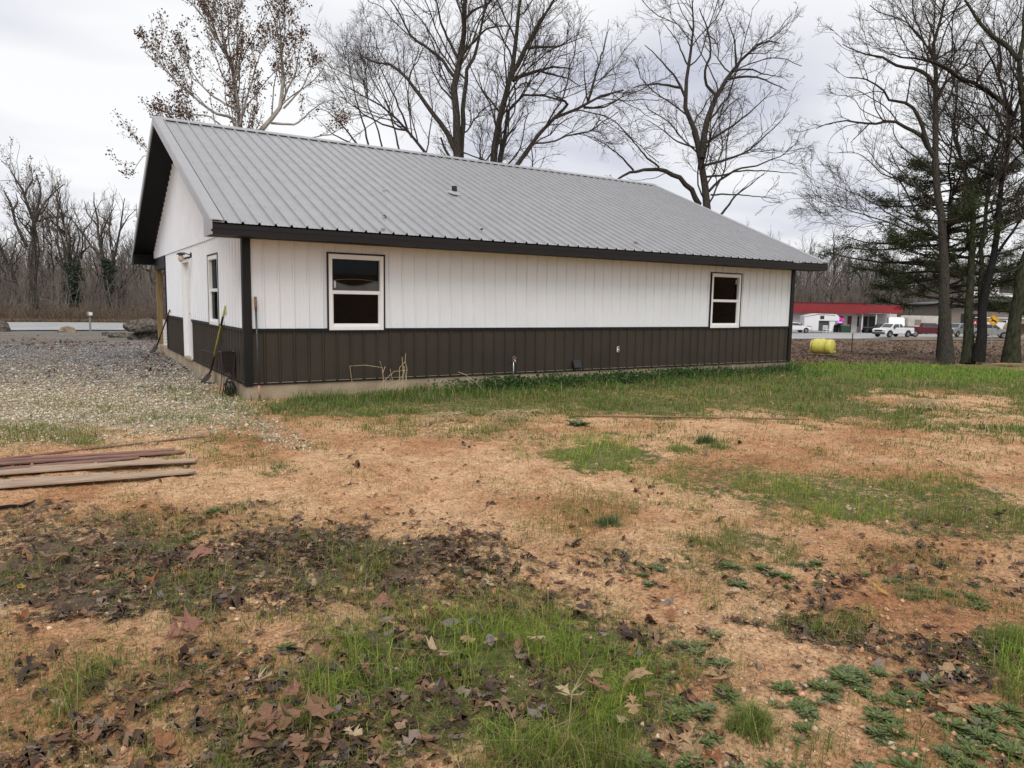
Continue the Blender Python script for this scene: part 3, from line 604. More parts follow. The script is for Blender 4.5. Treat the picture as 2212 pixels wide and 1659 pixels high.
# black scoop, wire coil, loose wire
bx0 = G(*c2(955, 1425)); bb = empty('metal_scoop', (-.16, .62, -.27)); tag(bb, 'black sheet metal scoop on wire legs standing by the foundation', 'metal scoop')
mb = MB(); 
for y0_, y1_, x0_, x1_ in ((-.12, .12, -.10, -.095), (-.12, .12, .095, .10)): mb.add([(x0_, y0_, .72), (x0_, y1_, .72), (x0_*.55, y1_*.6, .40), (x0_*.55, y0_*.6, .40)], [(0, 1, 2, 3)])
mb.add([(-.10, -.12, .72), (.10, -.12, .72), (.055, -.07, .40), (-.055, -.07, .40)], [(0, 1, 2, 3)]); mb.add([(-.10, .12, .72), (.10, .12, .72), (.055, .07, .40), (-.055, .07, .40)], [(0, 1, 2, 3)])
mb.build('scoop_body', M['rust'], bb)
mb = MB().tube([(-.1, -.12, .725), (.1, -.12, .725), (.1, .12, .725), (-.1, .12, .725), (-.1, -.12, .725)], .009, 6); mb.build('rim', M['black'], bb)
for sx_, sy_ in ((-1, -1), (1, -1), (1, 1), (-1, 1)): MB().tube([(.1*sx_, .12*sy_, .72), (.07*sx_, .09*sy_, .3), (.11*sx_, .12*sy_, 0)], .006, 5).build('leg', M['black'], bb)
cc = empty('wire_coil', (-.13, .60, -.25)); tag(cc, 'tangled coil of black wire heaped under the metal scoop', 'wire coil'); rs = random.Random(4); mb = MB()
for k in range(16):
    r_ = rs.uniform(.09, .19); h_ = rs.uniform(.1, .33); ph = rs.uniform(0, 6.3); pts = []
    for i in range(15):
        t_ = 2*PI*i/14; pts.append((math.cos(ph)*r_*math.cos(t_)*.55, math.sin(ph)*r_*math.cos(t_)+.03, h_/2*(1+math.sin(t_))))
    mb.tube(pts, .006, 5)
mb.build('wire_loops', M['black'], cc)
cw = MB(); pts = [hit(*c2(*q), 0, -.04) for q in ((690, 1075), (760, 1092), (850, 1115), (940, 1104), (905, 1108), (890, 1180), (893, 1260))]
cw.tube([tuple(p) for p in pts], .006, 5); cw.tube([tuple(hit(*c2(*q), 0, -.045)) for q in ((905, 1110), (870, 1140), (858, 1170))], .004, 5)
tag(cw.build('loose_cable', M['wire']), 'thin dark cable strung low along the brown side wall', 'cable')
pw = empty('porch_pier', (.32, 10.55, -.04)); tag(pw, 'short white stacked block pier on the porch beside the wooden post', 'pier')
pc = P(*c2(370, 1045), 1.0); dpp = (10.6-CAM[1])/(pc-CAM)[1]; pc = P(*c2(370, 1045), dpp); pw.location = (pc[0], 10.6, -.04)
mb = MB()
for i in range(8): mb.box((-.07, -.07, i*.085), (.07, .07, i*.085+.078))
mb.build('block', M['vinyl'], pw, bevel=.006); MB().box((-.075, -.075, .682), (.075, .075, .70)).build('pier_cap', M['vinyl'], pw)

# ------------------------------------------------------------------ rocks
def rock(name, label, cat, base, size, m, seed, flat=.0, group=None):
    import bmesh
    rs = np.random.default_rng(seed); bm = bmesh.new(); bmesh.ops.create_icosphere(bm, subdivisions=5, radius=1)
    V = np.array([v.co for v in bm.verts]); pl = rs.normal(size=(26, 3)); pl /= np.linalg.norm(pl, axis=1)[:, None]; dd = rs.uniform(.72, 1.0, 26)
    d = np.ones(len(V))
    for n_, q in zip(pl, dd):
        c = V @ n_; d = np.minimum(d, np.where(c > .05, q/np.maximum(c, .05), 9))
    V = V*d[:, None]; V *= (1+.16*(fbm(V[:, 0]*2+seed, V[:, 1]*2+V[:, 2]*2, 5, 2.2)-.5))[:, None]
    V[:, 2] = np.where(V[:, 2] < -.35, -.35, V[:, 2]); V[:, 2] -= V[:, 2].min(); V[:, 2] /= V[:, 2].max()
    V *= np.array([size[0]/2, size[1]/2, size[2]])
    for v, c in zip(bm.verts, V): v.co = c
    me = bpy.data.meshes.new(name); bm.to_mesh(me); bm.free(); me.materials.append(m); o = bpy.data.objects.new(name, me); COL.objects.link(o)
    o.location = (base[0], base[1], base[2]-.06); tag(o, label, cat, group); return o
def gpt(x, y): p = G(x, y); p[2] = float(zg(p[0], p[1])); return p
def sc(pxw, d): return pxw*d/FPX
pb = gpt(*c9(1215, 1572)); dB = float((pb-CAM) @ _f)
ro = rock('boulder', 'dark boulder block lying beneath the lichened boulder near the porch', 'boulder', pb, (sc(.27*255*1.05, dB), 1.3, sc(24, dB)), M['rock'], 3); ro.rotation_euler[2] = -.25
pb2 = pb+np.array([-.12, -.05, sc(23, dB)-.06]); rock('boulder', 'big lichened boulder with orange top resting beside the porch post', 'boulder', pb2, (sc(82, dB), 1.4, sc(29, dB)), M['rock'], 9).rotation_euler[2] = -.35
p_ = gpt(*c9(1000, 1555)); dd_ = float((p_-CAM) @ _f); rock('rock', 'low long dark rock left of the lichened boulder', 'rock', p_, (sc(62, dd_), .7, sc(15, dd_)), M['rock'], 5)
p_ = gpt(*c9(880, 1540)); rock('rock', 'small dark rock at the left end of the low long rock', 'rock', p_, (sc(22, dd_), .5, sc(13, dd_)), M['rock'], 6)
p_ = gpt(*c9(548, 1512)); dd_ = float((p_-CAM) @ _f); rock('rock', 'angular tan rock standing alone at the road edge', 'rock', p_, (sc(38, dd_), .9, sc(16, dd_)), M['tanrock'], 7)
p_ = gpt(*c9(15, 1505)); dd_ = float((p_-CAM) @ _f); rock('boulder', 'dark brown boulder at the far left road edge', 'boulder', p_, (sc(36, dd_), 1.2, sc(26, dd_)), M['rock'], 8)
# mailbox
p_ = gpt(*c9(750, 1500)); mbx = empty('mailbox', tuple(p_), .15); tag(mbx, 'pale mailbox on a wooden post by the road', 'mailbox')
MB().box((-.05, -.05, -.1), (.05, .05, .95)).build('post', M['galvpost'], mbx, bevel=.005)
mb = MB(); prof = [(-.11, 0), (.11, 0), (.11, .14)]+[(.11*math.cos(t_), .14+.10*math.sin(t_)) for t_ in np.linspace(0, PI, 9)][1:-1]+[(-.11, .14)]
mb.prism(prof, (-.26, .26), 1); bo = mb.build('box_body', M['tan'], mbx); bo.location = (0, 0, .95); MB().box((-.1, -.268, .01), (.1, -.2605, .2)).build('box_door', M['vinyl'], bo)

# ------------------------------------------------------------------ fence pickets at the left
def board(label, a, b, wid, th, m, z=0, extend=0, rounded=True):
    th *= .65; A = gpt(*a); B = gpt(*b); d = (A-B); d[2] = 0; L_ = np.linalg.norm(d)+extend; d /= np.linalg.norm(d)
    za = float(zg(*(B+d*L_)[:2])); zb = float(B[2]); o = empty('x', (0, 0, 0)); bpy.data.objects.remove(o)
    if rounded:
        r = wid/2; pts = [(L_, -r), (L_, r), (.09, r)]+[(.09-.09*math.sin(t_), r*math.cos(t_)) for t_ in np.linspace(.25, PI-.25, 6)]+[(.09, -r)]
    else: pts = [(L_, -wid/2), (L_, wid/2), (0, wid/2), (0, -wid/2)]
    o = MB().prism(pts, (0, th), 2).build('fence_board', m, bevel=.0015)
    o.location = (B[0], B[1], zb+.006+z); o.rotation_euler = (0, -math.atan2(za-zb, L_), math.atan2(d[1], d[0]))
    tag(o, label, 'board', 'old fence boards lying on the ground'); return o
board('thin long reddish strip lying apart behind the other boards', (120, 984), (440, 946), .045, .022, M['redboard'], 0, 2.2, False)
board('narrow dark red board, second from the back of the pile', (60, 1003), (378, 980), .09, .02, M['redboard'], .022, 1.8, False)
board('dark red board beneath the narrow one with its end poking out', (120, 1003), (402, 982), .10, .02, M['redboard'], .012, 1.8, True)
board('purplish wet board in the middle of the pile', (30, 1018), (300, 992), .12, .02, M['redboard'], .0, 1.8, False)
board('brown board with rounded end lying on top of the pile', (100, 1022), (356, 1001), .165, .02, M['board'], .020, 1.5)
board('short tan board end showing right of the rounded one', (230, 1012), (424, 1003), .13, .02, M['board'], .012, .6, False)
board('pale tan board at the front of the pile with pointed end', (60, 1050), (424, 1022), .165, .022, M['board'], .012, 1.8)
board('brown board half under the front pale board', (10, 1042), (250, 1024), .13, .02, M['board'], .0, 1.8)
rx = gpt(15, 1100); mb = MB(); p1 = gpt(0, 1102); p2_ = gpt(82, 1090)
mb.tube([tuple(gpt(*q)+np.array([0, 0, .02])) for q in ((-20, 1104), (20, 1098), (50, 1092), (76, 1084))], [.016, .014, .012, .005], 6)
tag(mb.build('fallen_branch', M['darkbark']), 'dark stick lying on the dirt at the left edge below the boards', 'stick')
mb = MB(); mb.tube([tuple(gpt(*q)+np.array([0, 0, .015])) for q in ((1240, 900), (1400, 903), (1550, 905), (1740, 909))], [.012, .014, .014, .012], 6)
tag(mb.build('fallen_pole', M['ashwood']), 'long thin brown pole lying along the grass edge in front of the house', 'pole')

# ------------------------------------------------------------------ trees
def nrmz(v): return v/np.maximum(np.linalg.norm(v, axis=-1, keepdims=True), 1e-9)
def tubes(Pn, Rn, sides):
    """Pn (N,K,3), Rn (N,K) -> V, F"""
    n, K, _ = Pn.shape
    T_ = np.empty_like(Pn); T_[:, 1:-1] = Pn[:, 2:]-Pn[:, :-2]; T_[:, 0] = Pn[:, 1]-Pn[:, 0]; T_[:, -1] = Pn[:, -1]-Pn[:, -2]; T_ = nrmz(T_)
    ref = np.where(np.abs(T_[:, :1, 2:3]) < .8, np.array([[[0, 0, 1.]]]), np.array([[[1., 0, 0]]]))
    A = nrmz(np.cross(T_, np.broadcast_to(ref, T_.shape))); B = np.cross(T_, A)
    th = np.arange(sides)*2*PI/sides
    V = Pn[:, :, None]+Rn[:, :, None, None]*(A[:, :, None]*np.cos(th)[None, None, :, None]+B[:, :, None]*np.sin(th)[None, None, :, None])
    i, j, k = np.meshgrid(np.arange(n), np.arange(K-1), np.arange(sides), indexing='ij'); b = (i*K+j)*sides; k2 = (k+1) % sides
    F = np.stack([b+k, b+k2, b+sides+k2, b+sides+k], -1).reshape(-1, 4)
    return V.reshape(-1, 3), F
def merge(parts):
    V = []; F = []; o = 0
    for v, f in parts: V.append(v); F.append(f+o); o += len(v)
    return np.vstack(V), np.vstack(F)
def resample(pts, K, rnd=None, wig=0.0):
    pts = np.array(pts, float); s = np.r_[0, np.cumsum(np.linalg.norm(np.diff(pts, axis=0), axis=1))]; q = np.linspace(0, s[-1], K)
    r = np.stack([np.interp(q, s, pts[:, i]) for i in range(3)], 1)
    if wig: r[1:-1] += rnd.normal(size=(K-2, 3))*wig*s[-1]/K
    return r, s[-1]
def spawn(rnd, Pp, Rp, Lp, per_m, lr, ang, K, centre, up=.25, outw=.25, wig=.16, t0=.2, rmin=.004, lmax=9, rfac=.62):
    """children along parents. Pp (N,K,3)"""
    cnt = np.maximum(rnd.poisson(Lp*per_m), 0); idx = np.repeat(np.arange(len(Pp)), cnt); n = len(idx)
    if n == 0: return np.zeros((0, K, 3)), np.zeros((0, K)), np.zeros(0)
    t = t0+(1-t0)*rnd.random(n)**.85; Kp = Pp.shape[1]; ft = t*(Kp-1); i0 = np.minimum(ft.astype(int), Kp-2); fr = (ft-i0)[:, None]
    base = Pp[idx, i0]*(1-fr)+Pp[idx, i0+1]*fr; r0 = Rp[idx, i0]*(1-fr[:, 0])+Rp[idx, i0+1]*fr[:, 0]
    tan = nrmz(Pp[idx, i0+1]-Pp[idx, i0]); rp = rnd.normal(size=(n, 3)); perp = nrmz(rp-(rp*tan).sum(1, keepdims=True)*tan)
    a = np.radians(rnd.normal(ang, 12, n))[:, None]; d = tan*np.cos(a)+perp*np.sin(a)
    o_ = nrmz(base-centre); d = nrmz(d+o_*outw+np.array([0, 0, up])*rnd.uniform(.3, 1.2, (n, 1)))
    Ln = np.minimum(Lp[idx]*rnd.uniform(lr[0], lr[1], n)*(1.15-.75*t), lmax)
    step = (Ln/(K-1))[:, None]; pts = [base]; cur = d
    for k in range(K-1):
        cur = nrmz(cur+rnd.normal(size=(n, 3))*wig+np.array([0, 0, up*.22])); pts.append(pts[-1]+cur*step)
    Pn = np.stack(pts, 1); rs_ = np.maximum(np.minimum(r0*.5, .004+Ln*.0085), rmin)
    Rn = rs_[:, None]*np.linspace(1, .45, K)[None]; Rn = np.maximum(Rn, rmin*.7)
    return Pn, Rn, Ln
def bare_tree(name, label, cat, limbs, bark, tw, seed, levels, depth_j=1.6, group=None, leaves=None, base_flare=True):
    """limbs: list of (px points, depth, r0, r1[, depth drift]) in photo pixels, first one is the trunk"""
    rnd = np.random.default_rng(seed); LP = []; LR = []; LL = []; o = None; allp = []
    for k, lb in enumerate(limbs):
        pts, dep, r0, r1 = lb[:4]; drift = lb[4] if len(lb) > 4 else rnd.uniform(-1, 1)*depth_j
        m = len(pts); P3 = [P(q[0], q[1], dep[i] if hasattr(dep, '__len__') else dep+drift*(i/(m-1))**1.2) for i, q in enumerate(pts)]
        K_ = 14; r, L_ = resample(P3, K_, rnd, .05 if k else .03)
        rad = np.linspace(r0, r1, K_)
        if k == 0 and base_flare: rad = rad+r0*.55*np.exp(-np.arange(K_)*1.1)
        LP.append(r); LR.append(rad); LL.append(L_)
    LP = np.array(LP); LR = np.array(LR); LL = np.array(LL); centre = LP[0][5]
    base = LP[0][0].copy(); o = empty(name, tuple(base)); tag(o, label, cat, group)
    V, F = tubes(LP, LR, 10); npmesh('trunk', V-base, F, bark, o, smooth=True)
    parts = []; cur = (LP, LR, LL); tips = []
    for lv in levels:
        c = spawn(rnd, *cur, centre=centre, **lv); parts.append(tubes(c[0], c[1], 5 if lv.get('K', 5) > 6 else 3)); cur = c; tips.append(c)
        if lv.get('keep'): pass
    V, F = merge(parts); npmesh('branches', V-base, F, tw, o, smooth=True)
    if leaves:
        n, size, cols, lvl = leaves; C_ = []
        for lq in lvl:
            Pn = tips[lq][0]; i = rnd.integers(0, len(Pn), n//len(lvl)); k = rnd.integers(1, Pn.shape[1], n//len(lvl)); C_.append(Pn[i, k])
        C_ = np.vstack(C_); leafcloud('leaves', C_+rnd.normal(size=C_.shape)*.10, size, cols, rnd, o, base)
    return o
def leafcloud(name, C_, size, cols, rnd, parent, base, mt='leafattr', elong=1.5):
    n = len(C_); a = nrmz(rnd.normal(size=(n, 3))); b = nrmz(np.cross(a, rnd.normal(size=(n, 3)))); s = (size*rnd.uniform(.6, 1.4, n))[:, None]
    V = np.stack([C_-a*s*elong, C_+b*s, C_+a*s*elong, C_-b*s+np.cross(a, b)*s*.5], 1).reshape(-1, 3); F = np.arange(n*4).reshape(-1, 4)
    cols = np.array(cols); c = cols[rnd.integers(0, len(cols), n)]*rnd.uniform(.7, 1.3, (n, 1)); c = np.repeat(c, 4, 0)
    return npmesh(name, V-base, F, M[mt], parent, col=c)
def m7(l): return [c7(*q) for q in l]
def m8(l): return [c8(*q) for q in l]
def m6(l): return [c6(*q) for q in l]
def m9(l): return [c9(*q) for q in l]
LV = [dict(per_m=1.15, lr=(.4, .85), ang=50, K=10, up=.16, outw=.34, wig=.20, rmin=.011, lmax=4.4, t0=.34),
      dict(per_m=2.3, lr=(.30, .65), ang=48, K=7, up=.10, outw=.28, wig=.20, rmin=.0075, lmax=2.1, t0=.15),
      dict(per_m=4.3, lr=(.35, .75), ang=46, K=5, up=.07, outw=.25, wig=.20, rmin=.0062, lmax=1.25, t0=.12),
      dict(per_m=4.0, lr=(.4, .8), ang=42, K=3, up=.05, outw=.25, wig=.18, rmin=.0048, lmax=.6, t0=.15)]
def below(x, y, d):   # continue a trunk foot down to the terrain below pixel (x,y) at depth d
    p = P(x, y, d); return p
def foot(x, d, dy=.2):
    """pixel y of the terrain at pixel column x, depth d"""
    y = 900.
    for _ in range(30):
        p = P(x, y, d); y += (p[2]-float(terrain(p[0], p[1]))+dy)/d*FPX*.9
    return (x, y)
D2 = 31
c2a = m7([(1800, 880), (1790, 700), (1775, 520), (1775, 430), (1800, 330), (1830, 150), (1830, 0), (1850, -140)])
bare_tree('oak_tree', 'big bare twin stemmed oak rising behind the middle of the roof', 'tree', [
    ([foot(990, D2)]+c2a, D2, .30, .07, 0), (m7([(1812, 900), (1820, 700), (1832, 500), (1840, 400), (1890, 300), (1930, 120), (1960, -60)]), D2+.4, .13, .03),
    (m7([(1790, 850), (1730, 730), (1650, 620), (1560, 500), (1480, 390), (1400, 350), (1310, 345), (1240, 290)]), D2, .13, .02),
    (m7([(1770, 420), (1700, 320), (1620, 260), (1540, 200), (1500, 130), (1460, 60), (1400, -40)]), D2, .08, .02),
    (m7([(1800, 330), (1740, 220), (1700, 120), (1680, 20), (1640, -80)]), D2, .07, .02),
    (m7([(1830, 290), (1890, 220), (1950, 160), (2050, 140), (2130, 150)]), D2, .06, .015),
    (m7([(1830, 110), (1880, 60), (1960, 20), (2020, -60)]), D2, .06, .02), (m7([(1775, 560), (1700, 480), (1650, 380), (1640, 300)]), D2, .05, .012),
    (m7([(1750, 870), (1720, 820), (1700, 760)]), D2, .06, .04, 0)], M['bark'], M['twig'], 21, LV)
bare_tree('oak_tree', 'bare oak with paired leaning stems right of the big oak behind the roof', 'tree', [
    ([foot(1068, D2-1.0)]+m7([(1985, 905), (2010, 770), (2040, 620), (2075, 480)])+m8([(90, 330), (95, 180), (100, 60), (135, 0), (150, -120)]), D2-1, .25, .05, 0),
    (m8([(65, 490), (80, 450), (130, 370), (180, 260), (250, 130), (330, 20), (380, -90)]), D2-1, .11, .03), 
    ([foot(1072, D2-.6)]+m8([(0, 960), (25, 850), (28, 740), (60, 660), (120, 600), (200, 580), (260, 590), (300, 630), (410, 635)]), D2-.6, .17, .03, .3),
    (m8([(80, 500), (150, 465), (240, 440), (340, 415), (460, 430)]), D2-1, .09, .02), (m8([(150, 300), (230, 290), (370, 290), (450, 230)]), D2-1, .07, .015), (m8([(240, 440), (350, 470), (430, 490), (500, 540)]), D2-1, .05, .015),
    ([foot(1078, D2-1.4)]+m8([(60, 1100), (95, 1040), (200, 890), (330, 745), (400, 700), (520, 655), (600, 620), (700, 565), (770, 560)]), D2-1.4, .19, .03, -1),
    (m8([(340, 735), (420, 650), (400, 625), (330, 590)]), D2-1.4, .07, .02), (m8([(520, 670), (640, 670), (740, 620), (800, 560)]), D2-1.6, .05, .012), (m8([(545, 645), (600, 450), (640, 330), (680, 170)]), D2-1.6, .06, .01), (m8([(545, 645), (525, 480), (520, 330)]), D2-1.6, .04, .01),
    (m8([(240, 840), (300, 780), (380, 770), (440, 800)]), D2-1.4, .03, .01), (m7([(2040, 640), (1980, 560), (1930, 500), (1900, 380)]), D2-1, .05, .01), (m8([(5, 900), (60, 830), (100, 790)]), D2-.6, .05, .03, 0)], M['bark'], M['twig'], 22, LV)
DB = 36
bare_tree('oak_tree', 'slender bare tree with fan of limbs between the leafy tree and the big oak', 'tree', [
    ([foot(860, DB)]+m7([(1640, 900), (1620, 850), (1560, 770), (1500, 720), (1420, 620), (1340, 560), (1260, 520), (1160, 470)]), DB, .17, .02, 1),
    (m7([(1500, 720), (1380, 690), (1290, 640), (1180, 560), (1100, 420)]), DB, .05, .01), (m7([(1540, 760), (1480, 620), (1420, 480), (1370, 380), (1330, 200)]), DB, .06, .01), (m7([(1300, 800), (1270, 680), (1230, 540), (1200, 400), (1180, 250)]), DB, .05, .01, 0),
    (m7([(1375, 810), (1350, 700), (1300, 600), (1290, 420), (1260, 300)]), DB, .045, .01, 0), (m7([(1240, 800), (1160, 700), (1080, 620), (1000, 590)]), DB, .05, .01, 0), (m7([(1470, 830), (1440, 700), (1400, 560), (1300, 350)]), DB, .05, .01, 0), (m7([(1200, 790), (1100, 740), (1000, 640)]), DB, .04, .01, 0)], M['bark'], M['twig'], 23, LV)
D3 = 32
bare_tree('oak_tree', 'spreading bare oak standing behind the right end of the house', 'tree', [
    ([foot(1528, D3)]+m8([(1285, 1300), (1270, 1150), (1255, 1000), (1245, 960), (1215, 850), (1160, 700), (1150, 600), (1165, 480), (1165, 400), (1200, 250), (1210, 100), (1195, 0)]), D3, .26, .025, .5),
    (m8([(1258, 985), (1265, 870), (1300, 720), (1340, 590), (1400, 500), (1470, 410), (1560, 320), (1640, 250), (1740, 270)]), D3, .16, .025),
    (m8([(1240, 1275), (1190, 1180), (1120, 1110), (1010, 1055), (910, 1055), (830, 1070), (725, 1120)]), D3, .13, .04, -2),
    (m8([(990, 1040), (900, 970), (850, 900), (780, 830), (700, 780)]), D3-1.2, .045, .01), (m8([(830, 1060), (760, 980), (660, 900), (590, 860)]), D3-1.5, .045, .01),
    (m8([(1120, 545), (980, 520), (880, 530), (830, 545)]), D3, .06, .02), (m8([(1150, 600), (1100, 490), (1040, 420), (960, 330), (900, 280)]), D3, .06, .015),
    (m8([(1340, 590), (1280, 520), (1270, 440), (1310, 350), (1300, 200), (1240, 50)]), D3, .07, .02), (m8([(1420, 490), (1520, 475), (1600, 480), (1680, 510), (1780, 560)]), D3, .06, .015), (m8([(1440, 440), (1560, 430), (1640, 460), (1760, 480)]), D3, .05, .012),
    (m8([(1275, 1030), (1450, 980), (1560, 930), (1700, 800), (1800, 700)]), D3, .06, .012), (m8([(1285, 1100), (1400, 1090), (1480, 1060), (1620, 1060), (1850, 1080)]), D3, .05, .01), (m8([(1300, 1190), (1380, 1110), (1480, 1050), (1600, 1030), (1750, 970), (1860, 880)]), D3, .06, .012),
    (m8([(1275, 890), (1390, 820), (1480, 760), (1620, 640), (1700, 560)]), D3, .06, .012), (m8([(1310, 1212), (1450, 1210), (1600, 1220), (1740, 1240)]), D3, .04, .01), (m8([(1340, 1370), (1380, 1330), (1470, 1210), (1560, 1150), (1640, 1080)]), D3, .06, .012, 0),
    (m8([(1210, 920), (1100, 880), (1000, 800), (920, 750)]), D3, .045, .01), (m8([(1310, 740), (1420, 600), (1480, 430), (1540, 200), (1570, 50)]), D3, .05, .01), (m8([(1165, 400), (1100, 250), (1000, 120)]), D3, .04, .01), (m8([(1470, 410), (1460, 250), (1400, 80)]), D3, .05, .01)], M['bark'], M['twig'], 24, LV)
D4 = 33
def fx(x, y): return c6(x, y)
bare_tree('oak_tree', 'tall straight bare oak with smooth grey trunk nearest the cedar', 'tree', [
    ([c6(826, 1812)]+m6([(820, 1500), (805, 1200), (800, 1050), (780, 920), (770, 780), (772, 600), (775, 450), (775, 300), (770, 200), (800, 100), (820, 0), (830, -60)]), D4, .245, .04, 0),
    (m6([(768, 780), (720, 680), (700, 600), (660, 530), (600, 495), (550, 510), (500, 430), (440, 395), (330, 385)]), D4, .11, .015), (m6([(765, 770), (700, 670), (630, 640), (560, 600), (440, 620), (340, 600), (240, 610), (180, 640)]), D4, .10, .015),
    (m6([(775, 450), (750, 390), (690, 345), (600, 330), (520, 290), (430, 270), (310, 220)]), D4, .10, .015), (m6([(775, 330), (740, 240), (680, 170), (620, 90), (580, 20)]), D4, .06, .012), (m6([(775, 200), (740, 110), (700, 10)]), D4, .05, .015),
    (m6([(780, 500), (830, 400), (900, 350), (950, 270), (1000, 190)]), D4, .07, .02), (m6([(440, 620), (400, 660), (350, 710)]), D4, .03, .01), (m6([(760, 1160), (680, 1060), (600, 900), (500, 830), (400, 700)]), D4+1, .06, .01), (m6([(780, 1000), (660, 920), (500, 860), (400, 760), (290, 760)]), D4+1, .05, .01),
    (m6([(790, 1180), (600, 1100), (450, 1000), (330, 950), (230, 900)]), D4+1, .05, .01), (m6([(795, 1250), (650, 1150), (480, 1090), (300, 1030), (160, 960)]), D4+1.5, .05, .01), (m6([(775, 600), (850, 480), (880, 350), (960, 200)]), D4, .06, .012), (m6([(772, 300), (850, 250), (960, 250)]), D4, .04, .01)], M['bark'], M['twig'], 25, LV)
D5 = 33.5
bare_tree('oak_tree', 'dark leaning bare oak between the grey oak and the mossy trunk', 'tree', [
    (m6([(985, 1800), (1012, 1500), (1058, 1300), (1080, 1150), (1090, 980), (1120, 850), (1140, 650), (1160, 570), (1130, 480), (1085, 400), (1050, 300), (1000, 200)]), D5, .19, .03, 1),
    (m6([(1160, 580), (1100, 500), (1020, 440), (900, 390), (800, 325), (700, 300), (560, 270)]), D5, .12, .02, -3), (m6([(1060, 870), (1000, 850), (920, 800), (850, 780), (780, 700)]), D5, .08, .015), (m6([(1100, 880), (1160, 800), (1230, 740), (1300, 640)]), D5, .07, .015),
    (m6([(1150, 620), (1190, 500), (1230, 420), (1280, 300)]), D5, .08, .02), (m6([(1090, 1250), (1170, 1130), (1240, 1030), (1320, 960)]), D5, .07, .02), (m6([(1085, 400), (1100, 280), (1060, 140), (1080, 0)]), D5, .05, .01)], M['darkbark'], M['twig'], 26, LV)
bare_tree('oak_tree', 'mossy slim bare oak standing just left of the dark leaning oak', 'tree', [
    (m6([(935, 1808), (945, 1500), (955, 1300), (960, 1100), (955, 950), (920, 850), (880, 750), (860, 620), (880, 500)]), D5+.4, .21, .03, 1),
    (m6([(1000, 1500), (1000, 1250), (1030, 1000), (1060, 800), (1090, 700), (1010, 640), (940, 560), (870, 470)]), D5+.6, .12, .02), (m6([(960, 950), (1000, 800), (1010, 700), (1060, 560)]), D5+.4, .06, .012), (m6([(1090, 690), (1140, 600), (1160, 400), (1180, 200)]), D5+.6, .06, .012)], M['mossbark'], M['twig'], 27, LV)
bare_tree('oak_tree', 'leaning thick trunked oak at the right edge of the yard', 'tree', [
    (m6([(1148, 1805), (1180, 1500), (1205, 1350), (1250, 1200), (1260, 900), (1220, 650), (1195, 400), (1190, 300)]), D5-.5, .27, .10, -1),
    (m6([(1190, 300), (1130, 230), (1020, 150), (970, 80), (920, 0), (880, -80)]), D5-1.5, .11, .03), (m6([(1190, 300), (1210, 200), (1214, 60), (1230, -60)]), D5-1.5, .11, .03), (m6([(1250, 1250), (1180, 1340), (1080, 1370)]), D5-.7, .06, .02), (m6([(1240, 760), (1120, 640), (1050, 520), (1000, 420), (960, 300)]), D5-1, .07, .015),
    (m6([(1260, 950), (1330, 800), (1400, 650)]), D5-1, .12, .03), (m6([(1195, 420), (1280, 300), (1340, 100)]), D5-1, .09, .02)], M['mossbark'], M['twig'], 28, LV)
bare_tree('oak_tree', 'thin dark trunk behind the tall grey oak', 'tree', [
    (m6([(795, 1770), (800, 1600), (815, 1300), (835, 1150), (850, 1000), (840, 850), (860, 700), (850, 560)]), 36, .12, .02, 0)], M['darkbark'], M['twig'], 29, LV[:3])
# leafy sycamore
D1 = 34
LVs = [dict(per_m=1.5, lr=(.35, .65), ang=36, K=8, up=.5, outw=.25, wig=.14, rmin=.012, lmax=3.6, t0=.25), dict(per_m=2.2, lr=(.3, .6), ang=38, K=5, up=.4, outw=.2, wig=.16, rmin=.008, lmax=1.6), dict(per_m=3.2, lr=(.3, .6), ang=40, K=3, up=.2, outw=.2, wig=.14, rmin=.006, lmax=.7)]
bare_tree('sycamore_tree', 'pale limbed tree with scattered small rusty leaves behind the left roof', 'tree', [
    ([foot(548, D1)]+m7([(640, 1000), (600, 800), (590, 690), (575, 560), (560, 400), (480, 230), (400, 110), (330, 20)]), D1, .22, .02, 1),
    (m7([(620, 900), (700, 720), (760, 670), (800, 620), (820, 560), (830, 400), (815, 250), (800, 100), (775, 50)]), D1, .14, .02), (m7([(600, 780), (560, 650), (450, 630), (330, 530), (220, 430), (130, 340), (60, 285)]), D1, .08, .015),
    (m7([(590, 690), (640, 500), (700, 300), (760, 200)]), D1, .06, .012), (m7([(760, 680), (900, 690), (1000, 600), (1060, 560)]), D1, .06, .012), (m7([(585, 620), (420, 520), (320, 400), (240, 260)]), D1, .06, .012), (m7([(560, 430), (600, 300), (590, 180)]), D1, .05, .01),
    (m7([(640, 850), (450, 760), (300, 720), (130, 700)]), D1, .06, .012), (m7([(820, 560), (900, 400), (930, 200)]), D1, .05, .01), (m7([(830, 600), (940, 480), (1000, 330)]), D1, .05, .01), (m7([(640, 900), (300, 900), (60, 850), (0, 950)]), D1+1.5, .06, .012), (m7([(560, 760), (420, 640), (150, 620)]), D1, .05, .01),
    (m7([(720, 850), (900, 780), (1100, 740), (1180, 690)]), D1, .05, .012)], M['lightbark'], M['palertwig'], 31, LVs,
    leaves=(13000, .034, [(.10, .05, .035), (.06, .04, .032), (.16, .08, .055), (.05, .038, .035), (.19, .10, .05), (.11, .04, .04), (.13, .10, .05), (.20, .15, .11), (.24, .16, .10)], (0, 1, 2, 2)))

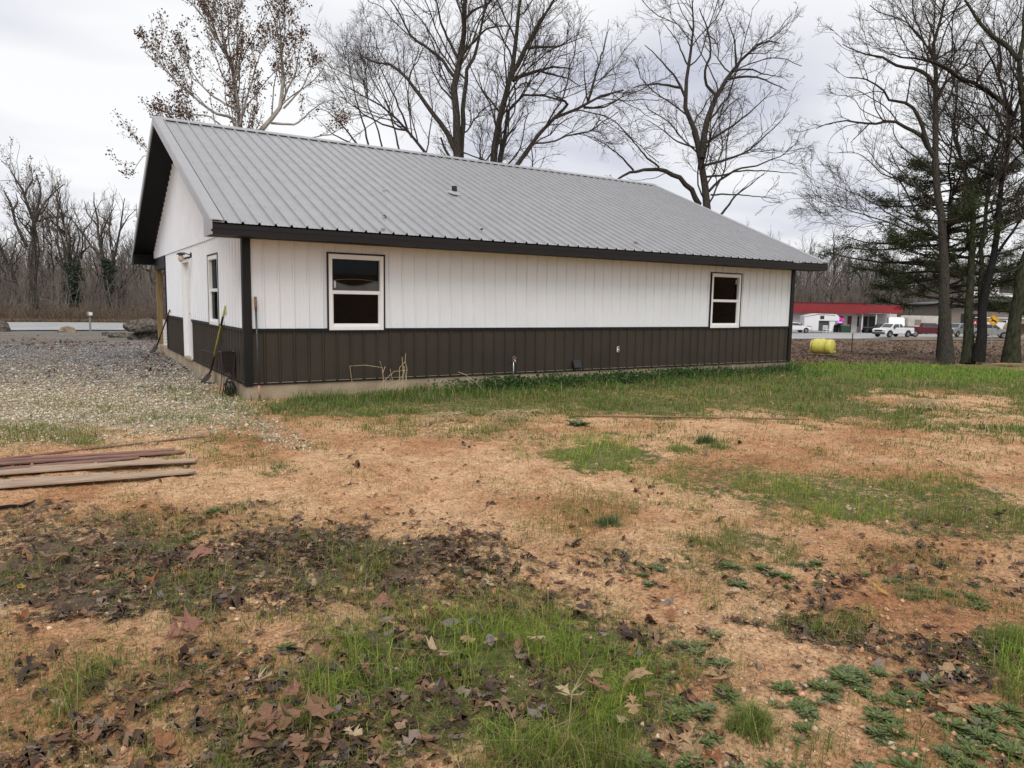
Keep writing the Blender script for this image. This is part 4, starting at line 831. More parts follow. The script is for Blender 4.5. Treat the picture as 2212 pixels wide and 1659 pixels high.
# cedar
def conifer(name, label, cat, base, h, rmax, seed, density=1.0, mt='needle', lowest=.12, zmin=2.8):
    rnd = np.random.default_rng(seed); base = np.array(base); o = empty(name, tuple(base)); tag(o, label, cat)
    tr = np.array([[0, 0, -.1], [.05, 0, h*.3], [0, .08, h*.6], [.06, 0, h]]); r, _ = resample(tr, 10, rnd, .02); V, F = tubes(r[None], np.linspace(.17, .02, 10)[None], 9); npmesh('trunk', V, F, M['darkbark'], o, smooth=True)
    bp_ = []; leafc = []; n = int(74*density)
    for k in range(n):
        t_ = lowest+(1-lowest)*((k+rnd.random())/n); z = t_*h; a = rnd.uniform(0, 2*PI); L_ = rmax*(math.sin(PI*min(1, (1-t_)*.86+.10))**.8)*rnd.uniform(.45, 1.1)
        d = np.array([math.cos(a), math.sin(a), rnd.uniform(-.12, .3)]); pts = [np.array([0, 0, z])]; K_ = 9
        for i in range(K_-1):
            d = d+np.array([rnd.normal()*.16, rnd.normal()*.16, .03*i-.05+rnd.normal()*.07]); d /= np.linalg.norm(d); pts.append(pts[-1]+d*L_/(K_-1))
        bp_.append((np.array(pts), L_))
    Pb = np.array([q for q, _ in bp_]); Pb[..., 2] = np.where(Pb[..., 2] < zmin, zmin+(Pb[..., 2]-zmin)*.12, Pb[..., 2]); Lb = np.array([q for _, q in bp_]); Rb = np.linspace(1, .25, 9)[None]*(.012+.012*Lb)[:, None]; parts = [tubes(Pb, Rb, 4)]
    c = spawn(rnd, Pb, Rb, Lb, per_m=3.2, lr=(.2, .5), ang=48, K=5, centre=np.array([0, 0, h*.4]), up=.05, outw=.5, wig=.15, t0=.3, rmin=.006, lmax=1.1); parts.append(tubes(c[0], c[1], 3))
    parts[1] = (parts[1][0]*np.array([1, 1, 0])+np.array([0, 0, 1])*np.maximum(parts[1][0][:, 2:3], zmin), parts[1][1]); V, F = merge(parts); npmesh('branches', V, F, M['twig'], o)
    idx = rnd.integers(0, len(c[0]), int(23000*density)); kk = rnd.random(len(idx))*3.99; i0 = kk.astype(int); fr = (kk-i0)[:, None]; Cc = c[0][idx, i0]*(1-fr)+c[0][idx, i0+1]*fr
    Cc = np.repeat(Cc, 3, 0)+rnd.normal(size=(len(Cc)*3, 3))*np.array([.15, .15, .08]); Cc = Cc[Cc[:, 2] > zmin-.05]; m_ = len(Cc)
    a = nrmz(rnd.normal(size=(m_, 3))*np.array([1, 1, .45])); b = nrmz(np.cross(a, rnd.normal(size=(m_, 3)))); s = rnd.uniform(.04, .085, (m_, 1))
    V = np.stack([Cc-a*s, Cc+b*s*.28, Cc+a*s*1.2, Cc-b*s*.28], 1).reshape(-1, 3); npmesh('foliage', V, np.arange(m_*4).reshape(-1, 4), M[mt], o); return o
p_ = gpt(*c5(1400, 690)); pd = P(c6(790, 0)[0], foot(c6(800, 0)[0], 38)[1], 38)
conifer('cedar_tree', 'dark green cedar with layered drooping boughs behind the grey oak', 'tree', pd, 10.4, 5.7, 5, 1.2, lowest=.27)
pd = P(2300, foot(2300, 40)[1], 40); conifer('cedar_tree', 'dark cedar half hidden at the right edge behind the leaning oak', 'tree', pd, 7.0, 3.6, 6, .7, lowest=.3)

# ------------------------------------------------------------------ the wood beyond the road
def wood_proto(seed, h, spread, fork=.35, r0=.13):
    rnd = np.random.default_rng(seed); LP = []; LR = []; LL = []
    tr = np.cumsum(np.vstack([[0, 0, -.3], rnd.normal(size=(7, 3))*np.array([.22, .22, 0])+np.array([0, 0, (h+.3)/7])]), 0)
    r, L_ = resample(tr, 10); LP.append(r); LR.append(np.linspace(r0, .02, 10)); LL.append(L_)
    for k in range(rnd.integers(5, 9)):
        i = rnd.integers(int(10*fork), 8); b = r[i]; a = rnd.uniform(0, 2*PI); e = rnd.uniform(.7, 1.3); L_ = h*rnd.uniform(.25, .5)*spread; d = np.array([math.cos(a)*math.cos(e), math.sin(a)*math.cos(e), math.sin(e)])
        pts = [b+d*L_*s+np.array([0, 0, .12*L_*s*s])+rnd.normal(size=3)*.03*L_*(s > 0) for s in np.linspace(0, 1, 10)]; LP.append(np.array(pts)); LR.append(np.linspace(r0*.5, .015, 10)); LL.append(L_)
    LP = np.array(LP); LR = np.array(LR); LL = np.array(LL); parts = []; cur = (LP, LR, LL)
    for lv in (dict(per_m=1.1, lr=(.3, .6), ang=38, K=5, up=.4, outw=.2, wig=.15, rmin=.014, lmax=2.6), dict(per_m=1.9, lr=(.3, .6), ang=38, K=4, up=.3, outw=.2, wig=.15, rmin=.011, lmax=1.3), dict(per_m=2.4, lr=(.4, .8), ang=38, K=3, up=.2, outw=.2, wig=.14, rmin=.009, lmax=.8)):
        c = spawn(rnd, *cur, centre=np.array([0, 0, h*.5]), **lv); parts.append(tubes(c[0], c[1], 3)); cur = c
    return tubes(LP, LR, 6), merge(parts)
protos = []
for k, (h, s_, f_, r0) in enumerate([(9.5, 1.0, .4, .14), (8, 1.2, .3, .12), (11, .8, .5, .15), (7, .8, .3, .08), (10, 1.1, .35, .16), (6, 1.3, .2, .07), (12, .9, .45, .17)]):
    (v1, f1), (v2, f2) = wood_proto(100+k, h, s_, f_, r0)
    o = empty('bare_tree'); a = npmesh('trunk', v1, f1, M['bark'], o, smooth=True); b = npmesh('branches', v2, f2, M['woodtwig'], o); protos.append((o, [a, b], h))
rs = np.random.default_rng(77); placed = []; cnt = 0; used = set()
def wood_r(az_): return np.interp(az_, [-25, 0, 20, 38, 45, 50, 60, 75, 90], [80, 69, 74, 90, 100, 125, 145, 155, 155])
tries = 0
while cnt < 290 and tries < 8000:
    tries += 1; azd = rs.uniform(-13, 84); d0 = wood_r(azd); q = rs.random()
    if 18 < azd < 42 and rs.random() < .8: continue
    r_ = d0+1.0+q**1.5*50; x_ = CAM[0]+r_*math.sin(math.radians(azd)); y_ = CAM[1]+r_*math.cos(math.radians(azd))
    if azd < 40 and y_ < 57.5: continue
    if any((x_-a)**2+(y_-b)**2 < 3.2 for a, b in placed): continue
    placed.append((x_, y_)); k = rs.integers(0, len(protos)); po, kids, h_ = protos[k]
    o = po if k not in used else copy_tree(po, kids); used.add(k)
    sc_ = rs.uniform(.75, 1.1)*(1.0 if azd < 40 else 1.25)*(0.95 if azd < 18 else 1.0); o.location = (x_, y_, float(terrain(x_, y_))-.1); o.rotation_euler = (rs.normal()*.05, rs.normal()*.05, rs.uniform(0, 6.3)); o.scale = (sc_,)*3
    if azd < 42: tag(o, 'grey brown bare tree in the thick wood across the road', 'tree', 'bare trees of the wood across the road, left')
    else: tag(o, 'bare tree on the wooded rise behind the red roofed shop', 'tree', 'bare trees on the rise behind the shop')
    cnt += 1
# hand-placed trees of the left wood
LVw = [dict(per_m=.9, lr=(.3, .6), ang=40, K=6, up=.3, outw=.25, wig=.17, rmin=.02, lmax=3.4), dict(per_m=1.6, lr=(.3, .6), ang=40, K=5, up=.2, outw=.2, wig=.17, rmin=.014, lmax=1.8), dict(per_m=2.4, lr=(.35, .7), ang=38, K=3, up=.2, outw=.2, wig=.14, rmin=.010, lmax=1.0)]
DW = 64
bare_tree('forked_tree', 'large crooked bare tree towering over the wood at far left', 'tree', [
    ([foot(c9(280, 0)[0], DW)]+m9([(270, 1100), (275, 900), (285, 620), (255, 530), (210, 400), (190, 330), (120, 230), (90, 170)]), DW, .34, .05, 1),
    (m9([(285, 630), (300, 500), (340, 380), (330, 300), (300, 200)]), DW, .16, .04), (m9([(285, 600), (400, 560), (520, 550), (620, 570)]), DW, .10, .03), (m9([(290, 560), (380, 430), (460, 340), (540, 280)]), DW, .13, .03), (m9([(270, 720), (210, 640), (250, 580)]), DW, .1, .04),
    (m9([(220, 800), (160, 680), (120, 580), (90, 440), (30, 330)]), DW+1, .16, .04), (m9([(110, 500), (150, 430), (130, 350)]), DW, .08, .02), (m9([(200, 370), (270, 250), (260, 150)]), DW, .09, .02), (m9([(120, 1100), (60, 950), (0, 800), (-60, 700)]), DW-1, .2, .06)], M['bark'], M['woodtwig'], 41, LVw,
    leaves=(900, .045, [(.12, .06, .04), (.10, .06, .04)], (1, 2)))
def ivy(pts, dep, n, r, seed, label):
    pass
i1 = bare_tree('ivy_clad_tree', 'bare tree with a trunk wrapped in dark green ivy, left of the mailbox', 'tree', [
    ([foot(c9(600, 0)[0], DW-2)]+m9([(600, 1290), (598, 1100), (570, 950), (520, 750), (480, 650), (470, 560)]), DW-2, .24, .05, 0), (m9([(580, 980), (640, 850), (660, 740), (640, 620)]), DW-2, .1, .03), (m9([(560, 900), (590, 760), (560, 640), (600, 540)]), DW-2, .1, .03)], M['bark'], M['woodtwig'], 42, LVw)
i2 = bare_tree('ivy_clad_tree', 'broad fan shaped bare tree with ivy on its fork behind the mailbox', 'tree', [
    ([foot(c9(905, 0)[0], DW)]+m9([(905, 1150), (900, 1020), (850, 880), (820, 700), (810, 560), (770, 420), (780, 350)]), DW, .24, .03, 0), (m9([(905, 1040), (930, 950), (965, 820), (1000, 650), (1020, 500), (1035, 400)]), DW, .15, .03), (m9([(860, 930), (760, 800), (680, 680), (600, 580), (540, 500)]), DW, .12, .03), (m9([(830, 720), (890, 580), (960, 450)]), DW, .08, .02),
    (m9([(1000, 660), (1060, 560), (1120, 500)]), DW, .07, .02), (m9([(820, 640), (720, 520), (700, 420)]), DW, .08, .02)], M['bark'], M['woodtwig'], 43, LVw)
rnd = np.random.default_rng(50)
for o_, line, dep, rr_ in ((i1, [(610, 1290), (605, 1180), (610, 1050), (590, 940)], DW-2, .75), (i2, [(905, 1160), (905, 1080), (915, 1000), (880, 930)], DW, .5)):
    pl, _ = resample([P(*c9(*q), dep) for q in line], 40); i = rnd.integers(0, 40, 2600); C_ = pl[i]+rnd.normal(size=(2600, 3))*rr_*.42*np.array([1, 1, .8])
    b_ = np.array(o_.location); a = nrmz(rnd.normal(size=(2600, 3))); b = nrmz(np.cross(a, rnd.normal(size=(2600, 3)))); s = rnd.uniform(.05, .11, (2600, 1))
    npmesh('ivy', np.stack([C_-a*s, C_+b*s, C_+a*s, C_-b*s], 1).reshape(-1, 3)-b_, np.arange(2600*4).reshape(-1, 4), M['ivy'], o_)
# thicket and brush
def thicket(name, n, azr, depth, hr, m, seed, dens=1, lean=.15, rmin=.02, rr_=None):
    rnd = np.random.default_rng(seed); azd = rnd.uniform(azr[0], azr[1], n); r_ = wood_r(azd)+depth[0]+rnd.random(n)**1.3*(depth[1]-depth[0]) if rr_ is None else rr_(azd)+rnd.uniform(depth[0], depth[1], n)
    x_ = CAM[0]+r_*np.sin(np.radians(azd)); y_ = CAM[1]+r_*np.cos(np.radians(azd)); y_ = np.where((azd < 40) & (y_ < 55.5), 55.5+rnd.random(n)*1.5, y_); z_ = terrain(x_, y_)-.1; h = rnd.uniform(hr[0], hr[1], n)
    K_ = 5; d = nrmz(np.column_stack([rnd.normal(size=n)*lean, rnd.normal(size=n)*lean, np.ones(n)])); pts = [np.column_stack([x_, y_, z_])]
    for k in range(K_-1): d = nrmz(d+rnd.normal(size=(n, 3))*.13); pts.append(pts[-1]+d*(h/(K_-1))[:, None])
    Pn = np.stack(pts, 1); Rn = (rmin+h*.0035)[:, None]*np.linspace(1, .4, K_)[None]; parts = [tubes(Pn, Rn, 3)]
    c = spawn(rnd, Pn, Rn, h, per_m=1.5*dens, lr=(.2, .5), ang=45, K=3, centre=np.array([0, 0, -60.]), up=.2, outw=0, wig=.2, t0=.1, rmin=.011, lmax=1.6); parts.append(tubes(c[0], c[1], 3))
    V, F = merge(parts); return tag(npmesh(name, V, F, m), kind='stuff')
thicket('thicket', 3400, (-14, 30), (0, 30), (1.2, 4.5), M['woodtwig'], 61, 1.3)
thicket('thicket', 4200, (-14, 30), (30, 100), (3.0, 6.5), M['woodtwig'], 66, .8, rmin=.03)
thicket('thicket', 5600, (40, 84), (-2, 95), (4, 11), M['woodtwig'], 62, 1.1, rmin=.035)
thicket('brush', 5200, (-14, 22), (-2.0, 3.0), (.5, 1.7), M['brush'], 63, 1.6, .35, .012)

# dead grass verge on the far side of the road (left)
def blades(name, X, Y, H, Wd, cols, rnd, m=M['grassattr'], lean=.35, zoff=0, K=3):
    n = len(X); Z = zg(X, Y)+zoff; a = rnd.uniform(0, 2*PI, n); sx_, sy_ = np.cos(a), np.sin(a); la = rnd.uniform(0, 2*PI, n); ln = np.abs(rnd.normal(0, lean, n)); lx, ly = np.cos(la)*ln, np.sin(la)*ln
    w_ = Wd/2; B = np.stack([X, Y, Z], 1); s = np.stack([sx_, sy_, sx_*0], 1)*w_[:, None]; d1 = np.stack([lx*.35, ly*.35, np.ones(n)], 1)*(H*.5)[:, None]; d2 = np.stack([lx*1.3, ly*1.3, np.maximum(.95-ln*.5, .25)], 1)*H[:, None]
    V = np.stack([B-s, B+s, B+d1+s*.8, B+d1-s*.8, B+d2], 1).reshape(-1, 3); b = np.arange(n)*5
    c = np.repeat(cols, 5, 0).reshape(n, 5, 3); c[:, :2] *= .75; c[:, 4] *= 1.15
    return npmesh(name, V, [np.stack([b, b+1, b+2, b+3], 1), np.stack([b+3, b+2, b+4], 1)], m, col=c.reshape(-1, 3))
rnd = np.random.default_rng(71)
n = 26000; azd = rnd.uniform(-13, 30, n); Y = 53.8+rnd.random(n)**1.4*3.5; X = CAM[0]+np.tan(np.radians(azd))*(Y-CAM[1]); pal = np.array([(.25, .165, .10), (.20, .14, .085), (.31, .215, .14), (.14, .12, .07)])
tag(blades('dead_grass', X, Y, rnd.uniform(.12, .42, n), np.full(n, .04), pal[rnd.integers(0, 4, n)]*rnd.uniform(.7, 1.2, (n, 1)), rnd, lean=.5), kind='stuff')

# ------------------------------------------------------------------ yard grass, stones, litter
def sample(n, rmin, rmax, p=1.0, a0=-18, a1=90):
    r_ = (rmin**(1-p)+rnd.random(n)*(rmax**(1-p)-rmin**(1-p)))**(1/(1-p)) if p != 1 else rmin*(rmax/rmin)**rnd.random(n)
    a_ = np.radians(rnd.uniform(a0, a1, n)); return CAM[0]+r_*np.sin(a_), CAM[1]+r_*np.cos(a_), r_
def inhouse(x, y): return (x > -.03) & (x < L+.03) & (y > -.03) & (y < W)
def field(x, y): return fbm(x+31, y+7, 3, 2.3)
X, Y, R = (np.concatenate(q) for q in zip(sample(740000, 1.6, 36, 1.05), sample(340000, 8.5, 38, .6))); g_, gv_, li_, gr_, px_, py_, ins_, n1, n2 = layout(X, Y)
lowdens = .16*(1-np.clip(gv_, 0, 1)); tuft = sstep((field(X, Y)-.40)*4.5); fine_t = fbm(X, Y, 3, 5)
keep = rnd.random(len(X)) < np.clip(g_*1.15, 0, 1)**1.4*(.12+.88*np.where(R > 9, np.maximum(tuft, .6), tuft))*(.12+.88*np.where(R > 9, np.maximum(sstep((fine_t-.32)*3.2), .5), sstep((fine_t-.32)*3.2)))+lowdens*(fine_t > .58)
keep &= ~inhouse(X, Y) & (R > 1.7); X, Y, R, g_, px_, py_, tf = X[keep], Y[keep], R[keep], g_[keep], px_[keep], py_[keep], tuft[keep]; n = len(X)
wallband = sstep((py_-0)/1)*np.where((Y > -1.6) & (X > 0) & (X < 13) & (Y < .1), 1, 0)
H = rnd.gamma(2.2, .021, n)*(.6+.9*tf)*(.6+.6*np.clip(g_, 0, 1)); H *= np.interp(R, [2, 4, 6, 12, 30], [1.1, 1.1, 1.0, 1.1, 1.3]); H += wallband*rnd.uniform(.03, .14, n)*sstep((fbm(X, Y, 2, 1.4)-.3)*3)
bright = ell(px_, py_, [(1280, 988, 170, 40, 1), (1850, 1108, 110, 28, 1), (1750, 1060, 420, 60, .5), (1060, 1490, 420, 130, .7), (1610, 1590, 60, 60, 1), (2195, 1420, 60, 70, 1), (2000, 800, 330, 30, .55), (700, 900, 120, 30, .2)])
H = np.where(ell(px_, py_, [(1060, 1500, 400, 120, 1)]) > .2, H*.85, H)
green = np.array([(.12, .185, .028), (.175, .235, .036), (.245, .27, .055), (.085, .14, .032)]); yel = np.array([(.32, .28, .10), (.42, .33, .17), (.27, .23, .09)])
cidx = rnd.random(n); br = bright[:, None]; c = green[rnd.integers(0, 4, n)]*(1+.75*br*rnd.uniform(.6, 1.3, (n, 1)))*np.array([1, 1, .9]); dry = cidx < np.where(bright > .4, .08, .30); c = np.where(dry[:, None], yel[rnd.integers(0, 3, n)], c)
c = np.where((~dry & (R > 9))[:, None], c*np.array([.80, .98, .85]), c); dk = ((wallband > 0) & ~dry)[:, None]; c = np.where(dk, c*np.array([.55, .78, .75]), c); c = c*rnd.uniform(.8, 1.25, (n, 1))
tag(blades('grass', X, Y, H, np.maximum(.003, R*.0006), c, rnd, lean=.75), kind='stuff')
print('blades', n)
# thatch: short matted dead and green blades
X, Y, R = sample(430000, 1.6, 26, 1.1); lay = layout(X, Y); g_ = lay[0]; kk = (rnd.random(len(X)) < np.clip(g_*.95+.06+.25*lay[2], 0, 1)*(.25+.75*sstep((fbm(X+3, Y, 3, 3.7)-.34)*4))) & ~inhouse(X, Y) & (lay[1] < .7); X, Y, R, g_ = X[kk], Y[kk], R[kk], g_[kk]; n = len(X); print('thatch', n)
thp = np.array([(.28, .24, .09), (.20, .22, .06), (.34, .26, .13), (.14, .18, .045), (.22, .16, .085), (.16, .21, .05)])
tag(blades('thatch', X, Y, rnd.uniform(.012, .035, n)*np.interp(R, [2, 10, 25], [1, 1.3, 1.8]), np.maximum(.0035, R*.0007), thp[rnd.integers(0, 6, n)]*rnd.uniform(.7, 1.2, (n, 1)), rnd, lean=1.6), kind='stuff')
# stones
X, Y, R = sample(520000, 1.6, 30, 1.0); g_, gv_, li_, gr_, px_, py_, ins_, n1, n2 = layout(X, Y)
keep = (rnd.random(len(X)) < np.clip(gv_, 0, 1)**1.3*.8+.12*(1-np.clip(g_*.7, 0, .8))) & ~inhouse(X, Y); X, Y, R, gv_, gr_ = X[keep], Y[keep], R[keep], gv_[keep], gr_[keep]; n = len(X); print('stones', n)
oc = np.array([(1, 0, 0), (0, 1, 0), (-1, 0, 0), (0, -1, 0), (0, 0, 1), (0, 0, -1)], float); of = np.array([(0, 1, 4), (1, 2, 4), (2, 3, 4), (3, 0, 4), (1, 0, 5), (2, 1, 5), (3, 2, 5), (0, 3, 5)])
s = np.where(gv_ > .3, rnd.uniform(.006, .015, n)*(1+.8*(rnd.random(n) < .08)), rnd.uniform(.0025, .008, n)+.012*(rnd.random(n) < .05))*np.interp(R, [2, 8, 20], [1, 1.15, 1.8]); q = oc[None]*s[:, None, None]*rnd.uniform(.6, 1.25, (n, 6, 1)); a = rnd.uniform(0, 6.28, n); ca_, sa_ = np.cos(a), np.sin(a)
q = np.stack([q[..., 0]*ca_[:, None]-q[..., 1]*sa_[:, None], q[..., 0]*sa_[:, None]+q[..., 1]*ca_[:, None], q[..., 2]*.62], -1)+rnd.normal(size=(n, 6, 3))*s[:, None, None]*.15
V = (q+np.stack([X, Y, zg(X, Y)+s*.25], 1)[:, None]).reshape(-1, 3); F = (np.arange(n)[:, None, None]*6+of[None]).reshape(-1, 3)
tn = np.array([(.52, .43, .29), (.64, .55, .39), (.34, .27, .18), (.58, .54, .46)]); gy = np.array([(.24, .22, .205), (.34, .32, .30), (.15, .14, .135), (.40, .365, .33)]); dc = np.array([(.44, .21, .10), (.56, .34, .19), (.50, .29, .17), (.28, .12, .06), (.60, .44, .29)])
i4 = rnd.integers(0, 4, n); c = np.where((gr_ > rnd.random(n))[:, None], gy[i4], tn[i4]); c = np.where((gv_ < .3)[:, None], dc[rnd.integers(0, 5, n)], c)*rnd.uniform(.75, 1.2, (n, 1))
tag(npmesh('gravel_stones', V, F, M['stoneattr'], col=np.repeat(c, 6, 0)), kind='stuff')
# leaf shapes
def leaf_outline(kind):
    if kind == 'maple': a = [(0, 0), (.12, .05), (.42, -.02), (.30, .18), (.52, .42), (.28, .40), (.25, .58), (.12, .52), (0, 1.0)]
    elif kind == 'oak': a = [(0, 0), (.04, .12), (.20, .14), (.10, .25), (.32, .38), (.12, .42), (.34, .62), (.12, .62), (.22, .82), (0, 1.0)]
    else: a = [(0, 0), (.12, .15), (.22, .38), (.22, .6), (.12, .84), (0, 1.0)]
    return a+[(-x, y) for x, y in a[-2:0:-1]]
def leaf_mesh(kind, curl, seed, m):
    rs_ = np.random.default_rng(seed); ol = np.array(leaf_outline(kind)); ol += rs_.normal(size=ol.shape)*.018; n = len(ol); mid_ = np.array([[0, t_] for t_ in (.25, .5, .75)])
    pts = np.vstack([ol, mid_]); x, y = pts[:, 0], pts[:, 1]-.5; z = curl*(x*x*1.6+rs_.uniform(-.2, .8)*y*y)+.05*np.sin(x*9+seed)*np.sin(y*7)+rs_.normal(size=len(x))*.018
    V = np.stack([x, y, z-z.min()], 1); h = n//2; F = []
    for i in range(n):
        j = (i+1) % n; ym = (ol[i, 1]+ol[j, 1])/2; c_ = n+int(np.argmin(np.abs(mid_[:, 1]-ym))); F.append((i, j, c_)); 
        ci, cj = n+int(np.argmin(np.abs(mid_[:, 1]-ol[i, 1]))), n+int(np.argmin(np.abs(mid_[:, 1]-ol[j, 1])))
    # bridge centre
    F += [(n, n+1, k) for k in (3, n-3)]+[(n+1, n+2, k) for k in (h-2, h+2)]
    return V, F
lcol = dict(tan=(.40, .27, .15), pink=(.30, .15, .11), rust=(.30, .14, .07), dark=(.10, .07, .06), grey=(.24, .20, .185), brown=(.26, .15, .095), yellow=(.48, .29, .08), buff=(.50, .38, .24))
LM = {k: mat('dry leaf '+k, tuple(v_*.75 for v_ in v), .85, spec=.12, var=.3, scale=14, col2=tuple(min(1, v_*1.2) for v_ in v), trans=.12, bump=.4, bscale=30) for k, v in lcol.items()}
lp = {}
def leaf_obj(kind, colr_, x, y, size, rz, tilt, label, group=None, var=0):
    key = (kind, colr_, var)
    if key not in lp:
        V, F = leaf_mesh(kind, [.4, .8, -.5, 1.0][var % 4], 7*var+len(kind), None); me = bpy.data.meshes.new('fallen_leaf'); me.from_pydata([tuple(v) for v in V], [], F); me.materials.append(LM[colr_]); lp[key] = me
    o = bpy.data.objects.new('fallen_leaf', lp[key]); COL.objects.link(o); z = float(zg(x, y)); o.location = (x, y, z+.008+(.035+.03*random.random())*(float(layout(np.array([x]), np.array([y]))[0][0]) > .75)); o.rotation_euler = (tilt[0], tilt[1], rz); o.scale = (size,)*3; tag(o, label, 'leaf', group); return o
uniq = [((390, 1387), 'maple', 'pink', .17, 'pinkish lobed leaf lying flat on bare dirt at lower left'), ((948, 1465), 'maple', 'buff', .14, 'pale tan lobed leaf standing up in the grass, lower middle'), ((1380, 1515), 'maple', 'tan', .13, 'golden tan lobed leaf at the right edge of the big grass patch'),
        ((1232, 1545), 'oak', 'buff', .17, 'buff oak leaf curled over dark debris, left of the golden leaf'), ((1290, 1525), 'oak', 'pink', .13, 'narrow pinkish leaf between the buff oak leaf and the golden leaf'), ((1495, 1620), 'oak', 'tan', .17, 'curled tan oak leaf on dirt beside the round grass tuft'), ((445, 1205), 'maple', 'pink', .16, 'large dusty pink leaf upright in the dark leaf litter'),
        ((160, 1400-60), 'oval', 'brown', .10, 'small brown leaf on dirt left of the pinkish lobed leaf'), ((48, 1270), 'oval', 'yellow', .09, 'orange yellow oval leaf at the far left edge of the litter'), ((330, 1275), 'maple', 'rust', .13, 'rusty star shaped leaf in the litter right of the orange one'), ((835, 1320), 'maple', 'pink', .13, 'flat pink brown leaf just above the big grass patch'),
        ((975, 1285), 'oak', 'rust', .13, 'curled rust leaf at the right end of the dark litter'), ((1055, 1275), 'oak', 'buff', .13, 'pale jagged leaf right of the curled rust leaf'), ((360, 1610), 'oval', 'rust', .15, 'upright rust brown leaf at the bottom left'), ((560, 1640), 'oval', 'brown', .14, 'large brown curled leaf by the bottom edge of the photo, left'),
        ((1555, 1482), 'oak', 'tan', .16, 'tan oak leaf lying among rosette weeds, right of the golden leaf'), ((2040, 1535), 'oak', 'tan', .17, 'long tan oak leaf beside the green weed clump at lower right'), ((1900, 1290), 'oval', 'yellow', .12, 'yellow oval leaf on dirt among small weeds at right'), ((110, 1215), 'maple', 'brown', .18, 'wide purple brown leaf in the litter at left'), ((560, 1567-80), 'oak', 'buff', .14, 'buff oak leaf on bare dirt left of the big grass patch')]
rnd = np.random.default_rng(8); cntl = 0
for i, ((px, py), kd, cl, sz, lab) in enumerate(uniq):
    p = G(px, py); leaf_obj(kd, cl, p[0], p[1], sz, rnd.uniform(0, 6.28), (rnd.normal()*.25, rnd.normal()*.25+.15), lab, None, i % 4).location[2] += .012; cntl += 1
kinds = [('maple', 'pink'), ('oak', 'tan'), ('oak', 'rust'), ('oval', 'brown'), ('maple', 'brown'), ('oval', 'dark'), ('oak', 'dark'), ('oval', 'grey'), ('oak', 'buff'), ('oak', 'brown')]
wk = np.array([.04, .10, .10, .14, .03, .16, .12, .13, .06, .12]); tr = 0
while cntl < 296 and tr < 60000:
    tr += 1; X, Y, R = sample(1, 1.9, 9, 1.0, -4, 68); lay = layout(X, Y); px, py = float(lay[4][0]), float(lay[5][0])
    if not (0 < px < 2212 and 1060 < py < 1655): continue
    if rnd.random() > .10+.9*float(lay[2][0])+.18*float(lay[0][0]): continue
    k = rnd.choice(10, p=wk/wk.sum()); kd, cl = kinds[k]; reg = 'in the dark litter and grass' if lay[2][0] > .35 or lay[0][0] > .5 else 'scattered on the open dirt'
    nm = {'maple': 'star shaped', 'oak': 'lobed oak', 'oval': 'oval'}[kd]; cw = {'pink': 'pinkish', 'tan': 'tan', 'rust': 'rust', 'brown': 'brown', 'dark': 'blackish', 'grey': 'grey', 'buff': 'pale buff'}[cl]
    lab = 'small %s %s leaf lying %s' % (cw, nm, reg)
    leaf_obj(kd, cl, X[0], Y[0], rnd.uniform(.05, .115)*(1.1 if kd != 'oval' else .85), rnd.uniform(0, 6.28), (rnd.normal()*.45, rnd.normal()*.45), lab, 'fallen %s %s leaves %s' % (cw, nm, reg), int(rnd.integers(0, 4))); cntl += 1
# leaf litter mass: one mesh of crumpled leaves
Vs = []; Cs = []; Fs = []; off_ = 0
X, Y, R = sample(118000, 1.8, 42, .9); lay = layout(X, Y); inn = np.isfinite(lay[4]); far_ = R > 13
keep = (rnd.random(len(X)) < lay[2]*np.where(far_, .85, .8)*(.3+.7*sstep((fbm(X, Y, 3, 3.3)-.36)*5))+.012) & ~inhouse(X, Y); X, Y, R, ml = X[keep], Y[keep], R[keep], lay[2][keep]; n = len(X); print('litter', n)
vars_ = [leaf_mesh(k, c_, s__, None) for k, c_, s__ in (('oval', 1.0, 3), ('oak', .8, 4), ('oval', -1.0, 5), ('oak', -.9, 6))]; pal = np.array([(.09, .058, .042), (.13, .082, .058), (.19, .115, .075), (.27, .15, .085), (.22, .17, .135), (.32, .21, .14), (.10, .075, .065)]); palf = np.array([(.16, .105, .08), (.22, .145, .11), (.29, .19, .14), (.11, .08, .065)])
X2, Y2, R2 = sample(60000, 17, 88, 1.0, 38, 72); l2 = layout(X2, Y2)[2]; k2 = (rnd.random(len(X2)) < l2*.7*(.35+.65*sstep((fbm(X2, Y2, 3, .8)-.35)*4))) & ~inhouse(X2, Y2) & (X2 > 13) & (Y2 < 40); X = np.r_[X, X2[k2]]; Y = np.r_[Y, Y2[k2]]; R = np.r_[R, R2[k2]]; n = len(X)
vi = rnd.integers(0, 4, n)
